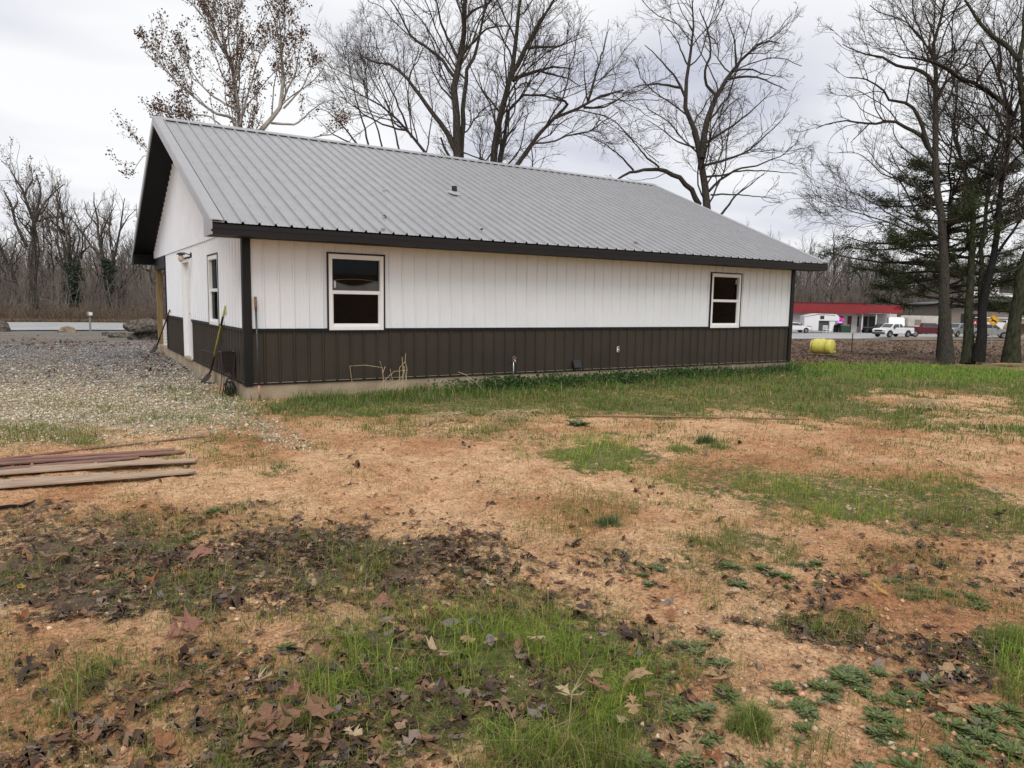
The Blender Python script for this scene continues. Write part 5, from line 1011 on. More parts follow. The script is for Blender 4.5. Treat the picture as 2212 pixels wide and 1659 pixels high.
for k in range(4):
    m_ = vi == k; nn = int(m_.sum()); V0, F0 = vars_[k]; V0 = V0-np.array([0, 0, V0[:, 2].mean()]); sz = rnd.uniform(.03, .075, nn)*np.interp(R[m_], [2, 12, 16, 40, 80], [1, 1.1, 1.6, 2.4, 3.6])*np.where(rnd.random(nn) < .2, 1.6, 1); a = rnd.uniform(0, 6.28, nn); ti = rnd.normal(size=nn)*.5
    q = np.repeat(V0[None], nn, 0)*sz[:, None, None]; x = q[..., 0]; y = q[..., 1]*np.cos(ti)[:, None]-q[..., 2]*np.sin(ti)[:, None]; z = q[..., 1]*np.sin(ti)[:, None]+q[..., 2]*np.cos(ti)[:, None]
    q = np.stack([x*np.cos(a)[:, None]-y*np.sin(a)[:, None]+X[m_][:, None], x*np.sin(a)[:, None]+y*np.cos(a)[:, None]+Y[m_][:, None], z+(zg(X[m_], Y[m_])+sz*.18)[:, None]], -1)
    Vs.append(q.reshape(-1, 3)); F0 = np.array(F0); Fs.append((np.arange(nn)[:, None, None]*len(V0)+F0[None]).reshape(-1, 3)+off_); off_ += nn*len(V0)
    c = np.where((R[m_] > 13)[:, None], palf[rnd.integers(0, 4, nn)], pal[rnd.integers(0, 7, nn)])*rnd.uniform(.7, 1.3, (nn, 1)); Cs.append(np.repeat(c, len(V0), 0))
tag(npmesh('leaf_litter', np.vstack(Vs), np.vstack(Fs), M['leafattr'], col=np.vstack(Cs)), kind='stuff')

# rosette weeds: individual plants
weedm = [mat('rosette weed green', (.085, .115, .03), .6, var=.3, scale=6, col2=(.17, .215, .065), trans=.15), mat('rosette weed bluish', (.09, .12, .045), .6, var=.3, scale=6, col2=(.19, .225, .10), trans=.15)]
def weed_mesh(seed, m, nl=26):
    rs_ = np.random.default_rng(seed); V = []; F = []
    for k in range(nl):
        a = k*2.4+rs_.normal()*.2; L_ = rs_.uniform(.5, 1.05)*(.55+.45*k/nl); el = rs_.uniform(.05, .6)+.7*(1-k/nl)*rs_.random(); w_ = .095*L_**.5*rs_.uniform(.8, 1.2); b = len(V); cx_, sy_ = math.cos(a), math.sin(a)
        for t_, ww in ((0, .25), (.35, .55), (.7, 1.0), (.9, .75), (1.0, .15)):
            r_ = L_*t_; z_ = math.sin(el)*r_-(.30*t_*t_*L_)*.6+.03
            for s_ in (-1, 1): V.append((cx_*r_*math.cos(el)-sy_*s_*w_*ww, sy_*r_*math.cos(el)+cx_*s_*w_*ww, max(z_+.02*(s_*s_), .01)))
            V.append((cx_*r_*math.cos(el), sy_*r_*math.cos(el), max(z_-.03, .0)))
        for i in range(4):
            p0 = b+i*3; F += [(p0, p0+2, p0+5, p0+3), (p0+2, p0+1, p0+4, p0+5)]
    me = bpy.data.meshes.new('weed'); me.from_pydata(V, [], F); me.materials.append(m); return me
wm = [weed_mesh(k, weedm[k % 2], 46+8*k) for k in range(5)]
def weed(px, py, size, label, group=None, k=None):
    p = G(px, py); x, y = p[0], p[1]; o = bpy.data.objects.new('rosette_weed', wm[k if k is not None else rnd.integers(0, 5)]); COL.objects.link(o); o.location = (x, y, float(zg(x, y))-.004); o.rotation_euler = (0, 0, rnd.uniform(0, 6.3)); size *= rnd.uniform(.75, 1.05); o.scale = (size, size*rnd.uniform(.8, 1.1), size*.7)
    tag(o, label, 'weed', group)
for q, s_, lab in (((262, 1440), .05, 'small round rosette weed alone on the dirt at lower left'), ((432, 1450), .085, 'grey green rosette weed on dirt right of the small round one'), ((617, 1408), .08, 'dark rosette weed at the upper left corner of the big grass patch'), ((560, 1455), .075, 'rosette weed between the grey green one and the big grass patch'), ((540, 1418), .05, 'little rosette weed above the other ones at lower left')): weed(*q, s_, lab)
groups = {'rosette weeds left of the round grass tuft': ('green rosette weed crowded left of the round grass tuft', [(1500, 1405), (1480, 1425), (1560, 1440), (1450, 1440), (1520, 1560), (1500, 1545), (1545, 1590), (1460, 1560), (1530, 1530), (1440, 1480), (1570, 1500)]),
          'rosette weeds along the bottom edge': ('grey green rosette weed by the bottom edge of the yard', [(1400, 1645), (1370, 1655), (1430, 1655), (1600, 1650), (1720, 1650), (1960, 1655), (2080, 1650), (2060, 1630), (1880, 1650), (1500, 1655)]),
          'rosette weeds in the right foreground': ('green rosette weed on dirt in the right foreground', [(1840, 1485), (1800, 1500), (1780, 1480), (1870, 1500), (1940, 1510), (1960, 1520), (1930, 1575), (1910, 1590), (1750, 1540), (1730, 1580), (1690, 1500), (2040, 1430), (1820, 1460), (1860, 1470), (2010, 1480), (1960, 1455), (1900, 1560), (1740, 1515)]),
          'rosette weeds in the big clump at lower right': ('green rosette weed in the dense clump at the lower right corner', [(2060, 1565), (2090, 1580), (2120, 1590), (2150, 1600), (2180, 1610), (2200, 1590), (2140, 1570), (2170, 1560), (2110, 1560), (2200, 1540)]),
          'rosette weeds in the right middle ground': ('small green rosette weed on the dirt at right, farther back', [(1570, 1240), (1600, 1255), (1640, 1250), (1660, 1262), (1760, 1243), (1790, 1247), (1920, 1265), (1950, 1260), (2080, 1275), (2100, 1290), (2120, 1300), (2060, 1290), (1590, 1275), (1740, 1240), (1400, 1262), (1380, 1225), (1420, 1230), (2030, 1210), (1700, 1275), (1990, 1285), (2010, 1300)]),
          'rosette weeds in the left litter': ('bright little rosette weed among the dark litter at left', [(420, 1155), (440, 1150), (400, 1160), (470, 1100), (480, 1110), (300, 1230), (330, 1240), (310, 1255), (440, 1290), (300, 1290)])}
for gname, (lab, pts) in groups.items():
    for q in pts+[(a_+rnd.normal()*26, b_+rnd.normal()*11) for a_, b_ in pts]+([(a_+rnd.normal()*30, b_+rnd.normal()*14) for a_, b_ in pts] if 'right fore' in gname or 'clump' in gname or 'tuft' in gname else []): weed(q[0]+rnd.normal()*5, min(q[1]+rnd.normal()*4, 1665), rnd.uniform(.055, .095)*(1.15 if 'clump' in gname or 'bottom' in gname else 1), lab, gname)
weed(1250, 918, .28, 'broad leaved dark weed at the grass edge in front of the wall', None, 3)
# grass tufts standing alone
def tuft(px, py, r_, h, n_, label, cols, lean=.5):
    p = G(px, py); a = rnd.uniform(0, 6.28, n_); q = r_*rnd.random(n_)**.6*(1+.25*np.sin(a*3+px)+.15*rnd.normal(size=n_)); q = np.minimum(np.abs(q), r_*1.25); X = p[0]+np.cos(a)*q; Y = p[1]+np.sin(a)*q; rr_ = float(np.hypot(p[0]-CAM[0], p[1]-CAM[1])); cols = np.array(cols)
    o = blades('grass_tuft', X, Y, h*rnd.uniform(.45, 1.25, n_)*(1.1-.65*(q/r_)**2), np.full(n_, max(.003, rr_*.0006)), cols[rnd.integers(0, len(cols), n_)]*rnd.uniform(.75, 1.25, (n_, 1)), rnd, lean=lean); tag(o, label, 'grass tuft'); return o
gb = [(.20, .25, .06), (.16, .21, .05), (.26, .29, .085)]; gd = [(.07, .12, .045), (.10, .155, .055)]
tuft(1622, 1580, .085, .12, 800, 'rounded bright yellow green grass tuft in the right foreground', gb, .75)
tuft(1312, 1142, .10, .09, 420, 'dark green grass tuft alone on the dirt in the middle', gd, .8)
tuft(1525, 958, .13, .14, 380, 'small upright grass tuft on red dirt beyond the bright patch', gd)
tuft(1465, 975, .18, .10, 350, 'low grass tuft at the right end of the bright patch', gb)
tuft(2195, 1400, .16, .13, 900, 'bright grass tuft at the right edge of the foreground', gb)
tuft(1550, 970, .16, .09, 300, 'yellowish grass tuft right of the small upright one', gb)
# dry stalks
def stalks(name, label, polys, r=.006, d=None, mt='straw', cat='dry stalks'):
    mb = MB()
    for pl in polys: mb.tube([tuple(p) for p in pl], r, 4)
    return tag(mb.build(name, M[mt]), label, cat)
pl_ = []
for q in ([(1030, 1250), (985, 1180), (965, 1045), (1095, 1038), (1235, 1058), (1215, 1005)], [(1265, 1255), (1245, 1150), (1235, 1060)], [(1250, 1255), (1240, 1100), (1260, 1050)], [(1200, 1250), (1260, 1160), (1310, 1110), (1300, 1070)], [(1380, 1250), (1378, 1060), (1425, 1010), (1430, 940)], [(1400, 1270), (1410, 1120), (1400, 970)],
          [(1430, 1260), (1440, 1070), (1425, 1000)], [(1350, 1260), (1310, 1120), (1330, 1090), (1445, 1078)], [(1420, 1260), (1432, 1150), (1410, 1040), (1440, 1060)], [(1390, 1250), (1400, 1150), (1420, 1050)], [(1280, 1250), (1330, 1200), (1295, 1140)], [(1385, 1270), (1340, 1190), (1410, 1120)]):
    base_y = -.45; pl_.append([hit(*c3(*a_), 1, base_y+.02*i) for i, a_ in enumerate(q)])
    pl_[-1] = [p if p[2] > -.26 else np.array([p[0], p[1], -.27]) for p in pl_[-1]]
stalks('dry_weed_stalks', 'tall dry tan weed stalks with bent tops in front of the wall', pl_, .0055)
def arc3(pts, y): return [hit(a_, b_, 1, y) for a_, b_ in pts]
stalks('dry_weed_stalks', 'single long bent dry stalk arching out of the grass by the wall', [[hit(*c3(*q), 1, -.9) for q in ((1865, 1095), (1930, 1120), (2020, 1190), (2110, 1290), (2150, 1390))]], .006)
rs = random.Random(9)
def straws(name, label, px, py, n_, L_, spread, h):
    p = G(px, py); mb = MB()
    for k in range(n_):
        a = rs.uniform(0, 6.28); x = p[0]+rs.gauss(0, spread); y = p[1]+rs.gauss(0, spread*.5); l = L_*rs.uniform(.5, 1.2); pts = []
        for i in range(6):
            t_ = i/5; pts.append((x+math.cos(a)*l*t_, y+math.sin(a)*l*t_*.6, float(zg(x, y))+.02+h*math.sin(PI*min(1, t_*.9+.08))*rs.uniform(.9, 1.1)))
        mb.tube(pts, .004, 3)
    return tag(mb.build(name, M['straw']), label, 'dry grass clump')
straws('dry_grass_clump', 'dead straw clump at the grass edge near the long bent stalk', 1110, 912, 34, .4, .10, .12)
straws('dry_grass_clump', 'flattened straw clump left of the other straw clump', 960, 912, 26, .4, .10, .10)
straws('dry_grass_clump', 'pale dead straw clump low in the grass before the wall, right of middle', 1390, 818, 40, .45, .35, .18)
straws('dry_grass_clump', 'reddish brown dead grass mound in the grass at far right', 2000, 886, 60, .35, .22, .12)
straws('dry_grass_clump', 'thin straw wisps arching in the grass at the right edge', 2120, 925, 12, .8, .4, .15)
# broadleaf plants along the foundation (clumpy)
n = 9000; Xc = np.concatenate([rnd.uniform(3.2, 9.2, 90), rnd.uniform(9, 12.5, 10)]); ci = rnd.integers(0, 100, n); hc = rnd.uniform(.10, .26, 100)
X = Xc[ci]+rnd.normal(size=n)*.16; Y = -.30-np.abs(rnd.normal(size=n))*.22; Z = zg(X, Y)+rnd.random(n)*hc[ci]; C_ = np.stack([X, Y, Z], 1)
tag(leafcloud('ground_cover', C_, .017, [(.06, .11, .035), (.09, .15, .05), (.045, .08, .03)], rnd, None, np.zeros(3)), kind='stuff')
n = 1600; X = rnd.uniform(8.2, 12.7, n); Y = -.05-np.abs(rnd.normal(size=n))*.2-.03
tag(blades('tall_grass', X, Y, rnd.uniform(.12, .33, n), np.full(n, .010), np.array(gd)[rnd.integers(0, 2, n)]*.8, rnd, lean=.35), kind='stuff')
# twigs in the yard

# ------------------------------------------------------------------ beyond: shop, vehicles, tank, sign
def at_(px, py_ground=None, d=None):
    """world point standing on the terrain, at pixel column px and depth d"""
    q = foot(px, d); p = P(px, q[1], d); p[2] = float(zg(p[0], p[1])); return p
def yaw_face(p): return math.atan2(p[1]-CAM[1], p[0]-CAM[0])-PI/2     # rz so that local -Y faces the camera
VIEWZ = math.atan2(_f[1], _f[0])-PI/2
# shop: local x to the right, y away from the camera; origin at bottom of its left end
pS = at_(1640, None, 107); pE = at_(c5(715, 0)[0], None, 107); Ls = float(np.hypot(*(pE-pS)[:2])); ang = math.atan2(pE[1]-pS[1], pE[0]-pS[0]); px2m = 107/FPX
zs = float(terrain(pS[0], pS[1])); zbase = P(c5(300, 475)[0], c5(300, 475)[1], 107)[2]
shop = empty('shop_building', (pS[0], pS[1], zbase), ang); tag(shop, 'white shop with deep red flat fascia across the road', 'building')
def sxl(cx_): return (c5(cx_, 0)[0]-1640)*px2m
def szl(cy_): return (475-cy_)*.3309*.72005*px2m
w0 = sxl(480); w1_ = sxl(715); topz = szl(298); f0, f1 = szl(298), szl(209)
MB().box((0, 0, -.8), (w0, 12, topz)).build('wall', M['stuccowhite'], shop); MB().box((w0, .8, -.8), (w1_, 12, topz)).build('wall', M['stuccowhite'], shop)
MB().box((-.6, -1.2, f0), (sxl(745), 12.4, f1)).build('fascia', M['red'], shop); MB().box((-.7, -1.3, f1), (sxl(745)+.1, 12.5, f1+.12)).build('roof_edge', M['maroon'], shop)
MB().box((sxl(625), .74, 0), (sxl(662), .80, szl(322))).build('door', M['maroon'], shop)
wn = MB().box((sxl(535), .74, szl(405)), (sxl(585), .80, szl(325))).build('window', M['carglass'], shop)
mb = MB(); nx, nz = (sxl(555)), szl(357); pts = [(nx+.45*math.cos(t_), .70, nz+.26*math.sin(t_)) for t_ in np.linspace(0, 2*PI, 17)]; mb.tube(pts, .06, 6); mb.box((nx-.22, .68, nz-.06), (nx+.22, .72, nz+.06)); mb.build('neon_sign', M['neon'], wn)
MB().box((nx-.4, .69, szl(388)), (nx+.4, .73, szl(376))).build('neon_bars', M['neonblue'], wn)
MB().box((sxl(500), .2, .02), (sxl(530), .7, szl(405))).box((sxl(500), .2, szl(425)), (sxl(590), .75, szl(405))).build('counter', M['black'], shop)
MB().box((sxl(418), -.06, szl(418)), (sxl(445), -.001, szl(400))).build('wall_box', M['black'], shop)
mb = MB().box((w1_, 3.2, -.5), (sxl(1150), 12, topz)); mb.build('porch_wall', M['stuccowhite'], shop)
MB().box((w1_-.2, -1.0, f0+.15), (sxl(1060), 12, f0+1.3)).build('porch_fascia', M['red'], shop)
for cx_ in (715, 840, 960): MB().box((sxl(cx_), -.6, 0), (sxl(cx_)+.15, -.45, f0+.2)).build('porch_column', M['vinyl'], shop)
for a_, b_ in ((765, 800), (845, 880), (893, 950)): MB().box((sxl(a_), 3.12, szl(420)), (sxl(b_), 3.19, szl(325))).build('window', M['carglass'], shop)
def shop_thing(cx_, dy): 
    v = Vector((sxl(cx_), dy, 0)); v.rotate(Matrix.Rotation(ang, 3, 'Z')); return (pS[0]+v.x, pS[1]+v.y)
# green bin
x_, y_ = shop_thing(568, -.6); bn = empty('green_bin', (x_, y_, float(zg(x_, y_))+.05), ang); bn.scale = (.52, .8, .75); tag(bn, 'dark green bin before the shop window', 'bin')
MB().box((-1.3, -.4, 0), (1.3, .4, 1.25)).build('bin_body', M['green'], bn, bevel=.05); MB().box((-1.2, -.35, 1.25), (1.25, .35, 1.55)).build('box_stack', M['cardboard'], bn, bevel=.04)
# camper shell, chair, boat-like car at left
x_, y_ = shop_thing(285, -3.5); cp = empty('truck_camper', (x_, y_, float(zg(x_, y_))+.1), ang); cp.scale = (.44, .8, .68); tag(cp, 'white truck camper parked against the shop wall', 'camper')
MB().prism([(-6.6, .3), (-6.6, 3.4), (-3.2, 3.9), (3.6, 3.8), (4.6, 3.3), (4.6, 2.4), (-1.9, 2.4), (-1.9, .3)], (-1.1, 1.1), 1).build('camper_body', M['carwhite'], cp, bevel=.08)
MB().prism([(1.6, .3), (1.6, 2.3), (3.6, 2.3), (2.4, .3)], (-1.0, .6), 1).build('camper_wing', M['carwhite'], cp, bevel=.05); MB().box((-1.9, -.6, .3), (1.6, .8, 2.38)).build('camper_shade_box', M['cargrey'], cp)  # dark grey box stands in for the shade under the camper overhang
MB().box((-1.6, -1.12, 2.75), (-.3, -1.101, 3.45)).build('window', M['carglass'], cp, bevel=.004); MB().tube([(-6.5, -1.12, 3.2), (-2.4, -1.14, 3.75), (3.2, -1.12, 3.6)], .05, 6).build('awning', M['cargrey'], cp)
for xx in (-5.2, -.9): MB().tube([(xx, -1.0, .3), (xx, -1.0, 0-.1)], .06, 6).build('jack', M['black'], cp)
x_, y_ = shop_thing(235, -7); ch = empty('chair', (x_, y_, float(zg(x_, y_))+.05), ang+.3); ch.scale = (.47,)*3; tag(ch, 'tall white chair standing in front of the camper', 'chair')
MB().box((-.8, -.7, 1.0), (.8, .7, 1.12)).build('seat', M['vinyl'], ch); mb = MB().box((-.8, .6, 2.1), (.8, .7, 2.25))
for k in range(5): mb.box((-.8+k*.37, .6, 1.12), (-.68+k*.37, .68, 2.1))
mb.build('backrest', M['vinyl'], ch)
for sx_ in (-.75, .65):
    for sy_ in (-.65, .6): MB().box((sx_, sy_, -.1), (sx_+.12, sy_+.1, 1.0)).build('leg', M['vinyl'], ch)

def car(name, label, cat, p, rz, paint, spec, wheel_r=.37, Wd=1.85, lower=None, wx=(.95, 4.2), glass=None, bed=None, extra=None):
    """spec: side profile of the body (x,z); glass: cabin greenhouse profile; x forward is -x (front at x=0)"""
    o = empty(name, tuple(p), rz); tag(o, label, cat); xs_ = [q[0] for q in spec]; cx_ = (min(xs_)+max(xs_))/2
    MB().prism([(x-cx_, z) for x, z in spec], (-Wd/2, Wd/2), 1).build('body', M[paint], o, bevel=.05)
    if glass:
        g = [(x-cx_, z) for x, z in glass]; mb = MB(); n_ = len(g); t_ = .16
        zmax = max(z for _, z in g); zmin = min(z for _, z in g); vs = [(x, -(Wd/2-.06-t_*(z-zmin)/(zmax-zmin)), z) for x, z in g]+[(x, (Wd/2-.06-t_*(z-zmin)/(zmax-zmin)), z) for x, z in g]
        mb.add(vs, [tuple(range(n_)), tuple(range(2*n_-1, n_-1, -1))]+[(i, i+n_, (i+1) % n_+n_, (i+1) % n_) for i in range(n_)]); cb_ = mb.build('cabin', M[paint], o, bevel=.03)
        # side windows and windscreen
        x0, x1 = min(x for x, z in g if z == zmax), max(x for x, z in g if z == zmax); xf = min(x for x, z in g); xb = max(x for x, z in g)
        for sgn in (-1, 1):
            yb, yt = sgn*(Wd/2-.06-t_*.14+.006), sgn*(Wd/2-.06-t_*.86+.006); zb, zt = zmin+(zmax-zmin)*.14, zmin+(zmax-zmin)*.86; w1__ = xf+(x0-xf)*.14+.10; w2__ = xf+(x0-xf)*.86+.10; xm = (x0+x1)/2+.1; e1 = xb-(xb-x1)*.14-.1; e2 = xb-(xb-x1)*.86-.1
            for (a, b, c__, d_) in ((w1__, w2__, xm-.05, xm-.05), (xm+.05, xm+.05, e2, e1)): MB().add([(a, yb, zb), (b, yt, zt), (c__, yt, zt), (d_, yb, zb)], [(0, 1, 2, 3)]).build('side_window', M['carglass'], cb_)
        yb, yt = Wd/2-.18, Wd/2-.30
        zb, zt = zmin+(zmax-zmin)*.12, zmin+(zmax-zmin)*.88
        MB().add([(xf+(x0-xf)*.12-.012, -yb, zb), (xf+(x0-xf)*.12-.012, yb, zb), (xf+(x0-xf)*.88-.012, yt, zt), (xf+(x0-xf)*.88-.012, -yt, zt)], [(0, 1, 2, 3)]).build('windscreen', M['carglass'], cb_)
        MB().add([(xb-(xb-x1)*.12+.012, -yb, zb), (xb-(xb-x1)*.12+.012, yb, zb), (xb-(xb-x1)*.88+.012, yt, zt), (xb-(xb-x1)*.88+.012, -yt, zt)], [(0, 1, 2, 3)]).build('rear_window', M['carglass'], cb_)
    for x in wx:
        for sgn in (-1, 1):
            ax_ = x-cx_; w_ = MB().lathe([(wheel_r*.6, -.12), (wheel_r*.95, -.12), (wheel_r, -.08), (wheel_r, .08), (wheel_r*.95, .12), (wheel_r*.6, .12)], (ax_, sgn*(Wd/2-.08), wheel_r), (0, 1, 0), 20).build('wheel', M['tyre'], o)
            mb = MB().lathe([(wheel_r*.62, 0), (wheel_r*.55, .012), (.06, .004), (.05, .03)], (ax_, sgn*(Wd/2+.035), wheel_r), (0, sgn, 0), 12); mb.build('rim', M['rim'], w_)
            pts = [(ax_+math.cos(t_)*(wheel_r+.07), wheel_r+math.sin(t_)*(wheel_r+.07)) for t_ in np.linspace(-.1, PI+.1, 12)]+[(ax_+math.cos(t_)*(wheel_r+.15), wheel_r+math.sin(t_)*(wheel_r+.15)) for t_ in np.linspace(PI+.1, -.1, 12)]
            y0_, y1_ = (-Wd/2-.03, -Wd/2+.05) if sgn < 0 else (Wd/2-.05, Wd/2+.03); MB().prism(pts, (y0_, y1_), 1).build('wheel_arch', M[lower or paint], o)
            MB().prism([(ax_+math.cos(t_)*(wheel_r+.07), wheel_r+math.sin(t_)*(wheel_r+.07)) for t_ in np.linspace(-.1, PI+.1, 14)], ((-Wd/2-.012, -Wd/2+.02) if sgn < 0 else (Wd/2-.02, Wd/2+.012)), 1).build('wheel_well', M['black'], o)
    fx_ = min(xs_)-cx_; bx_ = max(xs_)-cx_; hz = .78
    MB().box((fx_-.06, -Wd/2+.02, .38), (fx_+.16, Wd/2-.02, .66)).build('front_bumper', M[lower or 'chrome'], o, bevel=.04); MB().box((bx_-.1, -Wd/2+.05, .42), (bx_+.1, Wd/2-.05, .64)).build('rear_bumper', M[lower or 'chrome'], o, bevel=.03)
    MB().box((fx_-.015, -.55, .72), (fx_+.08, .55, .93)).build('grille', M['black'], o, bevel=.01)
    for s_ in (-1, 1): MB().box((fx_-.018, s_*.75-.17, .73), (fx_+.12, s_*.75+.17, .93)).build('headlight', M['lamp'], o, bevel=.02); MB().box((bx_-.1, s_*(Wd/2-.12)-.07, .8), (bx_+.015, s_*(Wd/2-.12)+.07, 1.1)).build('tail_light', M['redlamp'], o)
    if bed: MB().box((bed[0]-cx_, -Wd/2+.12, .75), (bed[1]-cx_, Wd/2-.12, bed[2])).build('bed_well', M['black'], o)
    for s_ in (-1, 1): MB().box((glass[0][0]-cx_+.35, s_*(Wd/2+.08)-.09, 1.08), (glass[0][0]-cx_+.47, s_*(Wd/2+.08)+.09, 1.26)).build('mirror', M['black'], o, bevel=.02)
    return o
truck = [(0, .45), (0, .98), (.25, 1.08), (1.35, 1.16), (3.35, 1.16), (3.45, 1.22), (5.3, 1.22), (5.35, .55), (5.2, .45)]
tglass = [(1.2, 1.14), (1.95, 1.72), (3.25, 1.72), (3.5, 1.14)]
S1 = 1.0
pt = at_(c5(1022, 0)[0], None, 89); car('pickup_truck', 'white crew cab pickup with grey wheel arches parked by the shop', 'pickup truck', pt+np.array([0, 0, .1]), VIEWZ+.42, 'carwhite', truck, .39, 1.85, 'cargrey', (.95, 4.2), tglass, (3.6, 5.25, 1.235)).scale = (.97,)*3
pt = at_(c5(1330, 0)[0], None, 90); car('pickup_truck', 'dark maroon pickup facing right behind the white pickup', 'pickup truck', pt+np.array([0, 0, .1]), VIEWZ+PI-.3, 'carmaroon', truck, .39, 1.9, None, (.95, 4.2), tglass, (3.6, 5.25, 1.235))
suv = [(0, .45), (0, .95), (.3, 1.05), (1.2, 1.1), (4.5, 1.1), (4.55, .5), (4.4, .4)]; sg = [(1.1, 1.08), (1.8, 1.68), (4.3, 1.68), (4.5, 1.08)]
pt = at_(c5(1890, 0)[0], None, 86); car('suv', 'silver sport utility car parked behind the deer crossing sign', 'car', pt+np.array([0, 0, .1]), VIEWZ+PI-.45, 'carsilver', suv, .36, 1.8, None, (.9, 3.6), sg)
pt = at_(c5(2005, 0)[0], None, 96); ut = car('utility_truck', 'white service truck with tall tool body and ladder rack', 'truck', pt+np.array([0, 0, .1]), VIEWZ+PI-.35, 'carwhite', [(0, .5), (0, 1.1), (.3, 1.25), (1.4, 1.35), (2.9, 1.35), (2.9, 1.75), (6.0, 1.75), (6.0, .6), (5.8, .5)], .42, 2.1, None, (1.0, 4.8), [(1.25, 1.33), (1.8, 2.05), (2.75, 2.05), (2.85, 1.33)])
MB().box((-3.0, -.9, 2.3), (3.0, -.8, 2.38)).box((-3.0, .8, 2.3), (3.0, .9, 2.38)).box((-1.5, -.9, 2.2), (-1.4, .9, 2.3)).box((2.6, -.9, 1.7), (2.7, -.8, 2.3)).box((2.6, .8, 1.7), (2.7, .9, 2.3)).build('ladder_rack', M['vinyl'], ut)
pt = at_(c5(120, 0)[0], None, 100); car('parked_car', 'low white car half hidden behind the house corner beside the camper', 'car', pt+np.array([0, 0, .1]), VIEWZ+PI+.1, 'carwhite', [(0, .4), (0, .7), (.3, .85), (1.3, .95), (4.3, .98), (4.4, .5), (4.3, .35)], .33, 1.75, None, (.85, 3.5), [(1.2, .93), (2.0, 1.4), (3.4, 1.4), (4.1, .95)])
pt = at_(c5(1600, 0)[0], None, 92); car('parked_car', 'dark silver car partly hidden behind the mossy trunk', 'car', pt+np.array([0, 0, .1]), VIEWZ+.5, 'carsilver', suv, .36, 1.8, None, (.9, 3.6), sg)
pt = at_(c5(1040, 0)[0], None, 104); vn = car('delivery_van', 'white van behind the white pickup in front of the shop porch', 'van', pt+np.array([0, 0, .1]), VIEWZ+1.15, 'carwhite', [(0, .5), (0, 1.2), (.7, 1.5), (1.3, 2.2), (5.2, 2.3), (5.3, .5)], .38, 2.0, None, (.95, 4.1), [(1.4, 2.18), (1.5, 2.26), (5.0, 2.3), (5.1, 2.2)])
pt = at_(c5(1265, 0)[0], None, 104); tl = empty('equipment_trailer', (pt[0], pt[1], pt[2]+.1), VIEWZ+.1); tag(tl, 'pale box trailer behind the maroon pickup', 'trailer')
MB().prism([(-2.6, .6), (-2.6, 2.3), (-2.3, 2.55), (2.4, 2.55), (2.6, 2.3), (2.6, .6)], (-1, 1), 1).build('trailer_body', mat('aged white trailer', (.50, .47, .42), .6, var=.2, scale=1.5), tl, bevel=.05)
MB().box((-1.6, -1.02, 1.2), (-.6, -1.002, 2.0)).build('side_door', M['tan'], tl)
for xx in (-.5, .35):
    for sy_ in (-1, 1): MB().lathe([(.2, -.1), (.33, -.09), (.33, .09), (.2, .1)], (xx, sy_*.95, .33), (0, 1, 0), 16).build('wheel', M['tyre'], tl)
MB().tube([(-2.6, 0, .55), (-3.9, 0, .5)], .05, 6).build('drawbar', M['black'], tl)
# motorcycles / mowers row
for k, cx_ in enumerate((745, 790)):
    x_, y_ = shop_thing(cx_, -2.2-.3*k); mo = empty('riding_mower', (x_, y_, float(zg(x_, y_))+.05), ang+.4*k); tag(mo, ['black riding mower nearest the shop corner', 'black riding mower nearer the white pickup'][k], 'mower')
    MB().box((-.9, -.5, .35), (.6, .5, .75)).build('mower_body', M['black'], mo, bevel=.08); MB().prism([(.5, .7), (1.1, .7), (1.1, 1.3), (.95, 1.3), (.85, .85), (.5, .8)], (-.3, .3), 1).build('seat', M['cargrey'], mo, bevel=.03)
    for xx, r_ in ((-.7, .25), (.6, .36)):
        for sy_ in (-.5, .5): MB().lathe([(r_*.5, -.1), (r_, -.09), (r_, .09), (r_*.5, .1)], (xx, sy_, r_), (0, 1, 0), 14).build('wheel', M['tyre'], mo)
    MB().tube([(-.5, 0, .75), (-.1, 0, 1.15)], .03, 6).tube([(-.1-.0, -.2, 1.15), (-.1, .2, 1.15)], .025, 6).build('steering_wheel', M['black'], mo)
# tan two-storey building behind the trunks
pT = at_(c5(1600, 0)[0], None, 112); bt_ = empty('farm_building', (pT[0], pT[1], pT[2]), ang+.1); tag(bt_, 'tan building with white slatted gable seen between the trunks', 'building')
MB().box((-1, 0, -1), (14, 9, 4.2)).build('wall', M['tan'], bt_); MB().prism([(-2, 4.2), (6, 4.9), (15, 4.2), (15, 4.5), (6, 5.2), (-2, 4.5)], (-1.2, 10), 1).build('roof', M['cargrey'], bt_)
MB().box((.5, -.08, 0), (4, -.005, 3)).build('opening', M['black'], bt_)
gbx = MB().box((1.5, .4, 5.0), (12, 6, 9.6)).build('upper_wall', M['tan'], bt_)
mb = MB()
for i in range(9): mb.box((1.3, .20, 5.7+i*.42), (10.8, .395, 5.7+i*.42+.34))
mb.build('slat_panel', M['vinyl'], bt_); MB().box((6.6, .12, 6.3), (9.2, .195, 9.0)).build('window', M['carglass'], bt_)
pT = at_(2195, None, 90); cv = empty('culvert_pipe', (pT[0], pT[1], pT[2]), VIEWZ); tag(cv, 'concrete pipe section at the right edge beyond the road', 'pipe')
mb = MB(); ns = 20
for y_ in (-1, 1.2):
    for rr_ in (1.0, .82):
        for k in range(ns): mb.v.append((rr_*math.cos(2*PI*k/ns), y_, 1.0+rr_*math.sin(2*PI*k/ns)))
for k in range(ns):
    k2 = (k+1) % ns; mb.f += [(k, k2, ns*2+k2, ns*2+k), (ns+k, ns*3+k, ns*3+k2, ns+k2), (k, ns+k, ns+k2, k2), (2*ns+k, 2*ns+k2, 3*ns+k2, 3*ns+k)]
mb.build('pipe_ring', M['concrete'], cv)
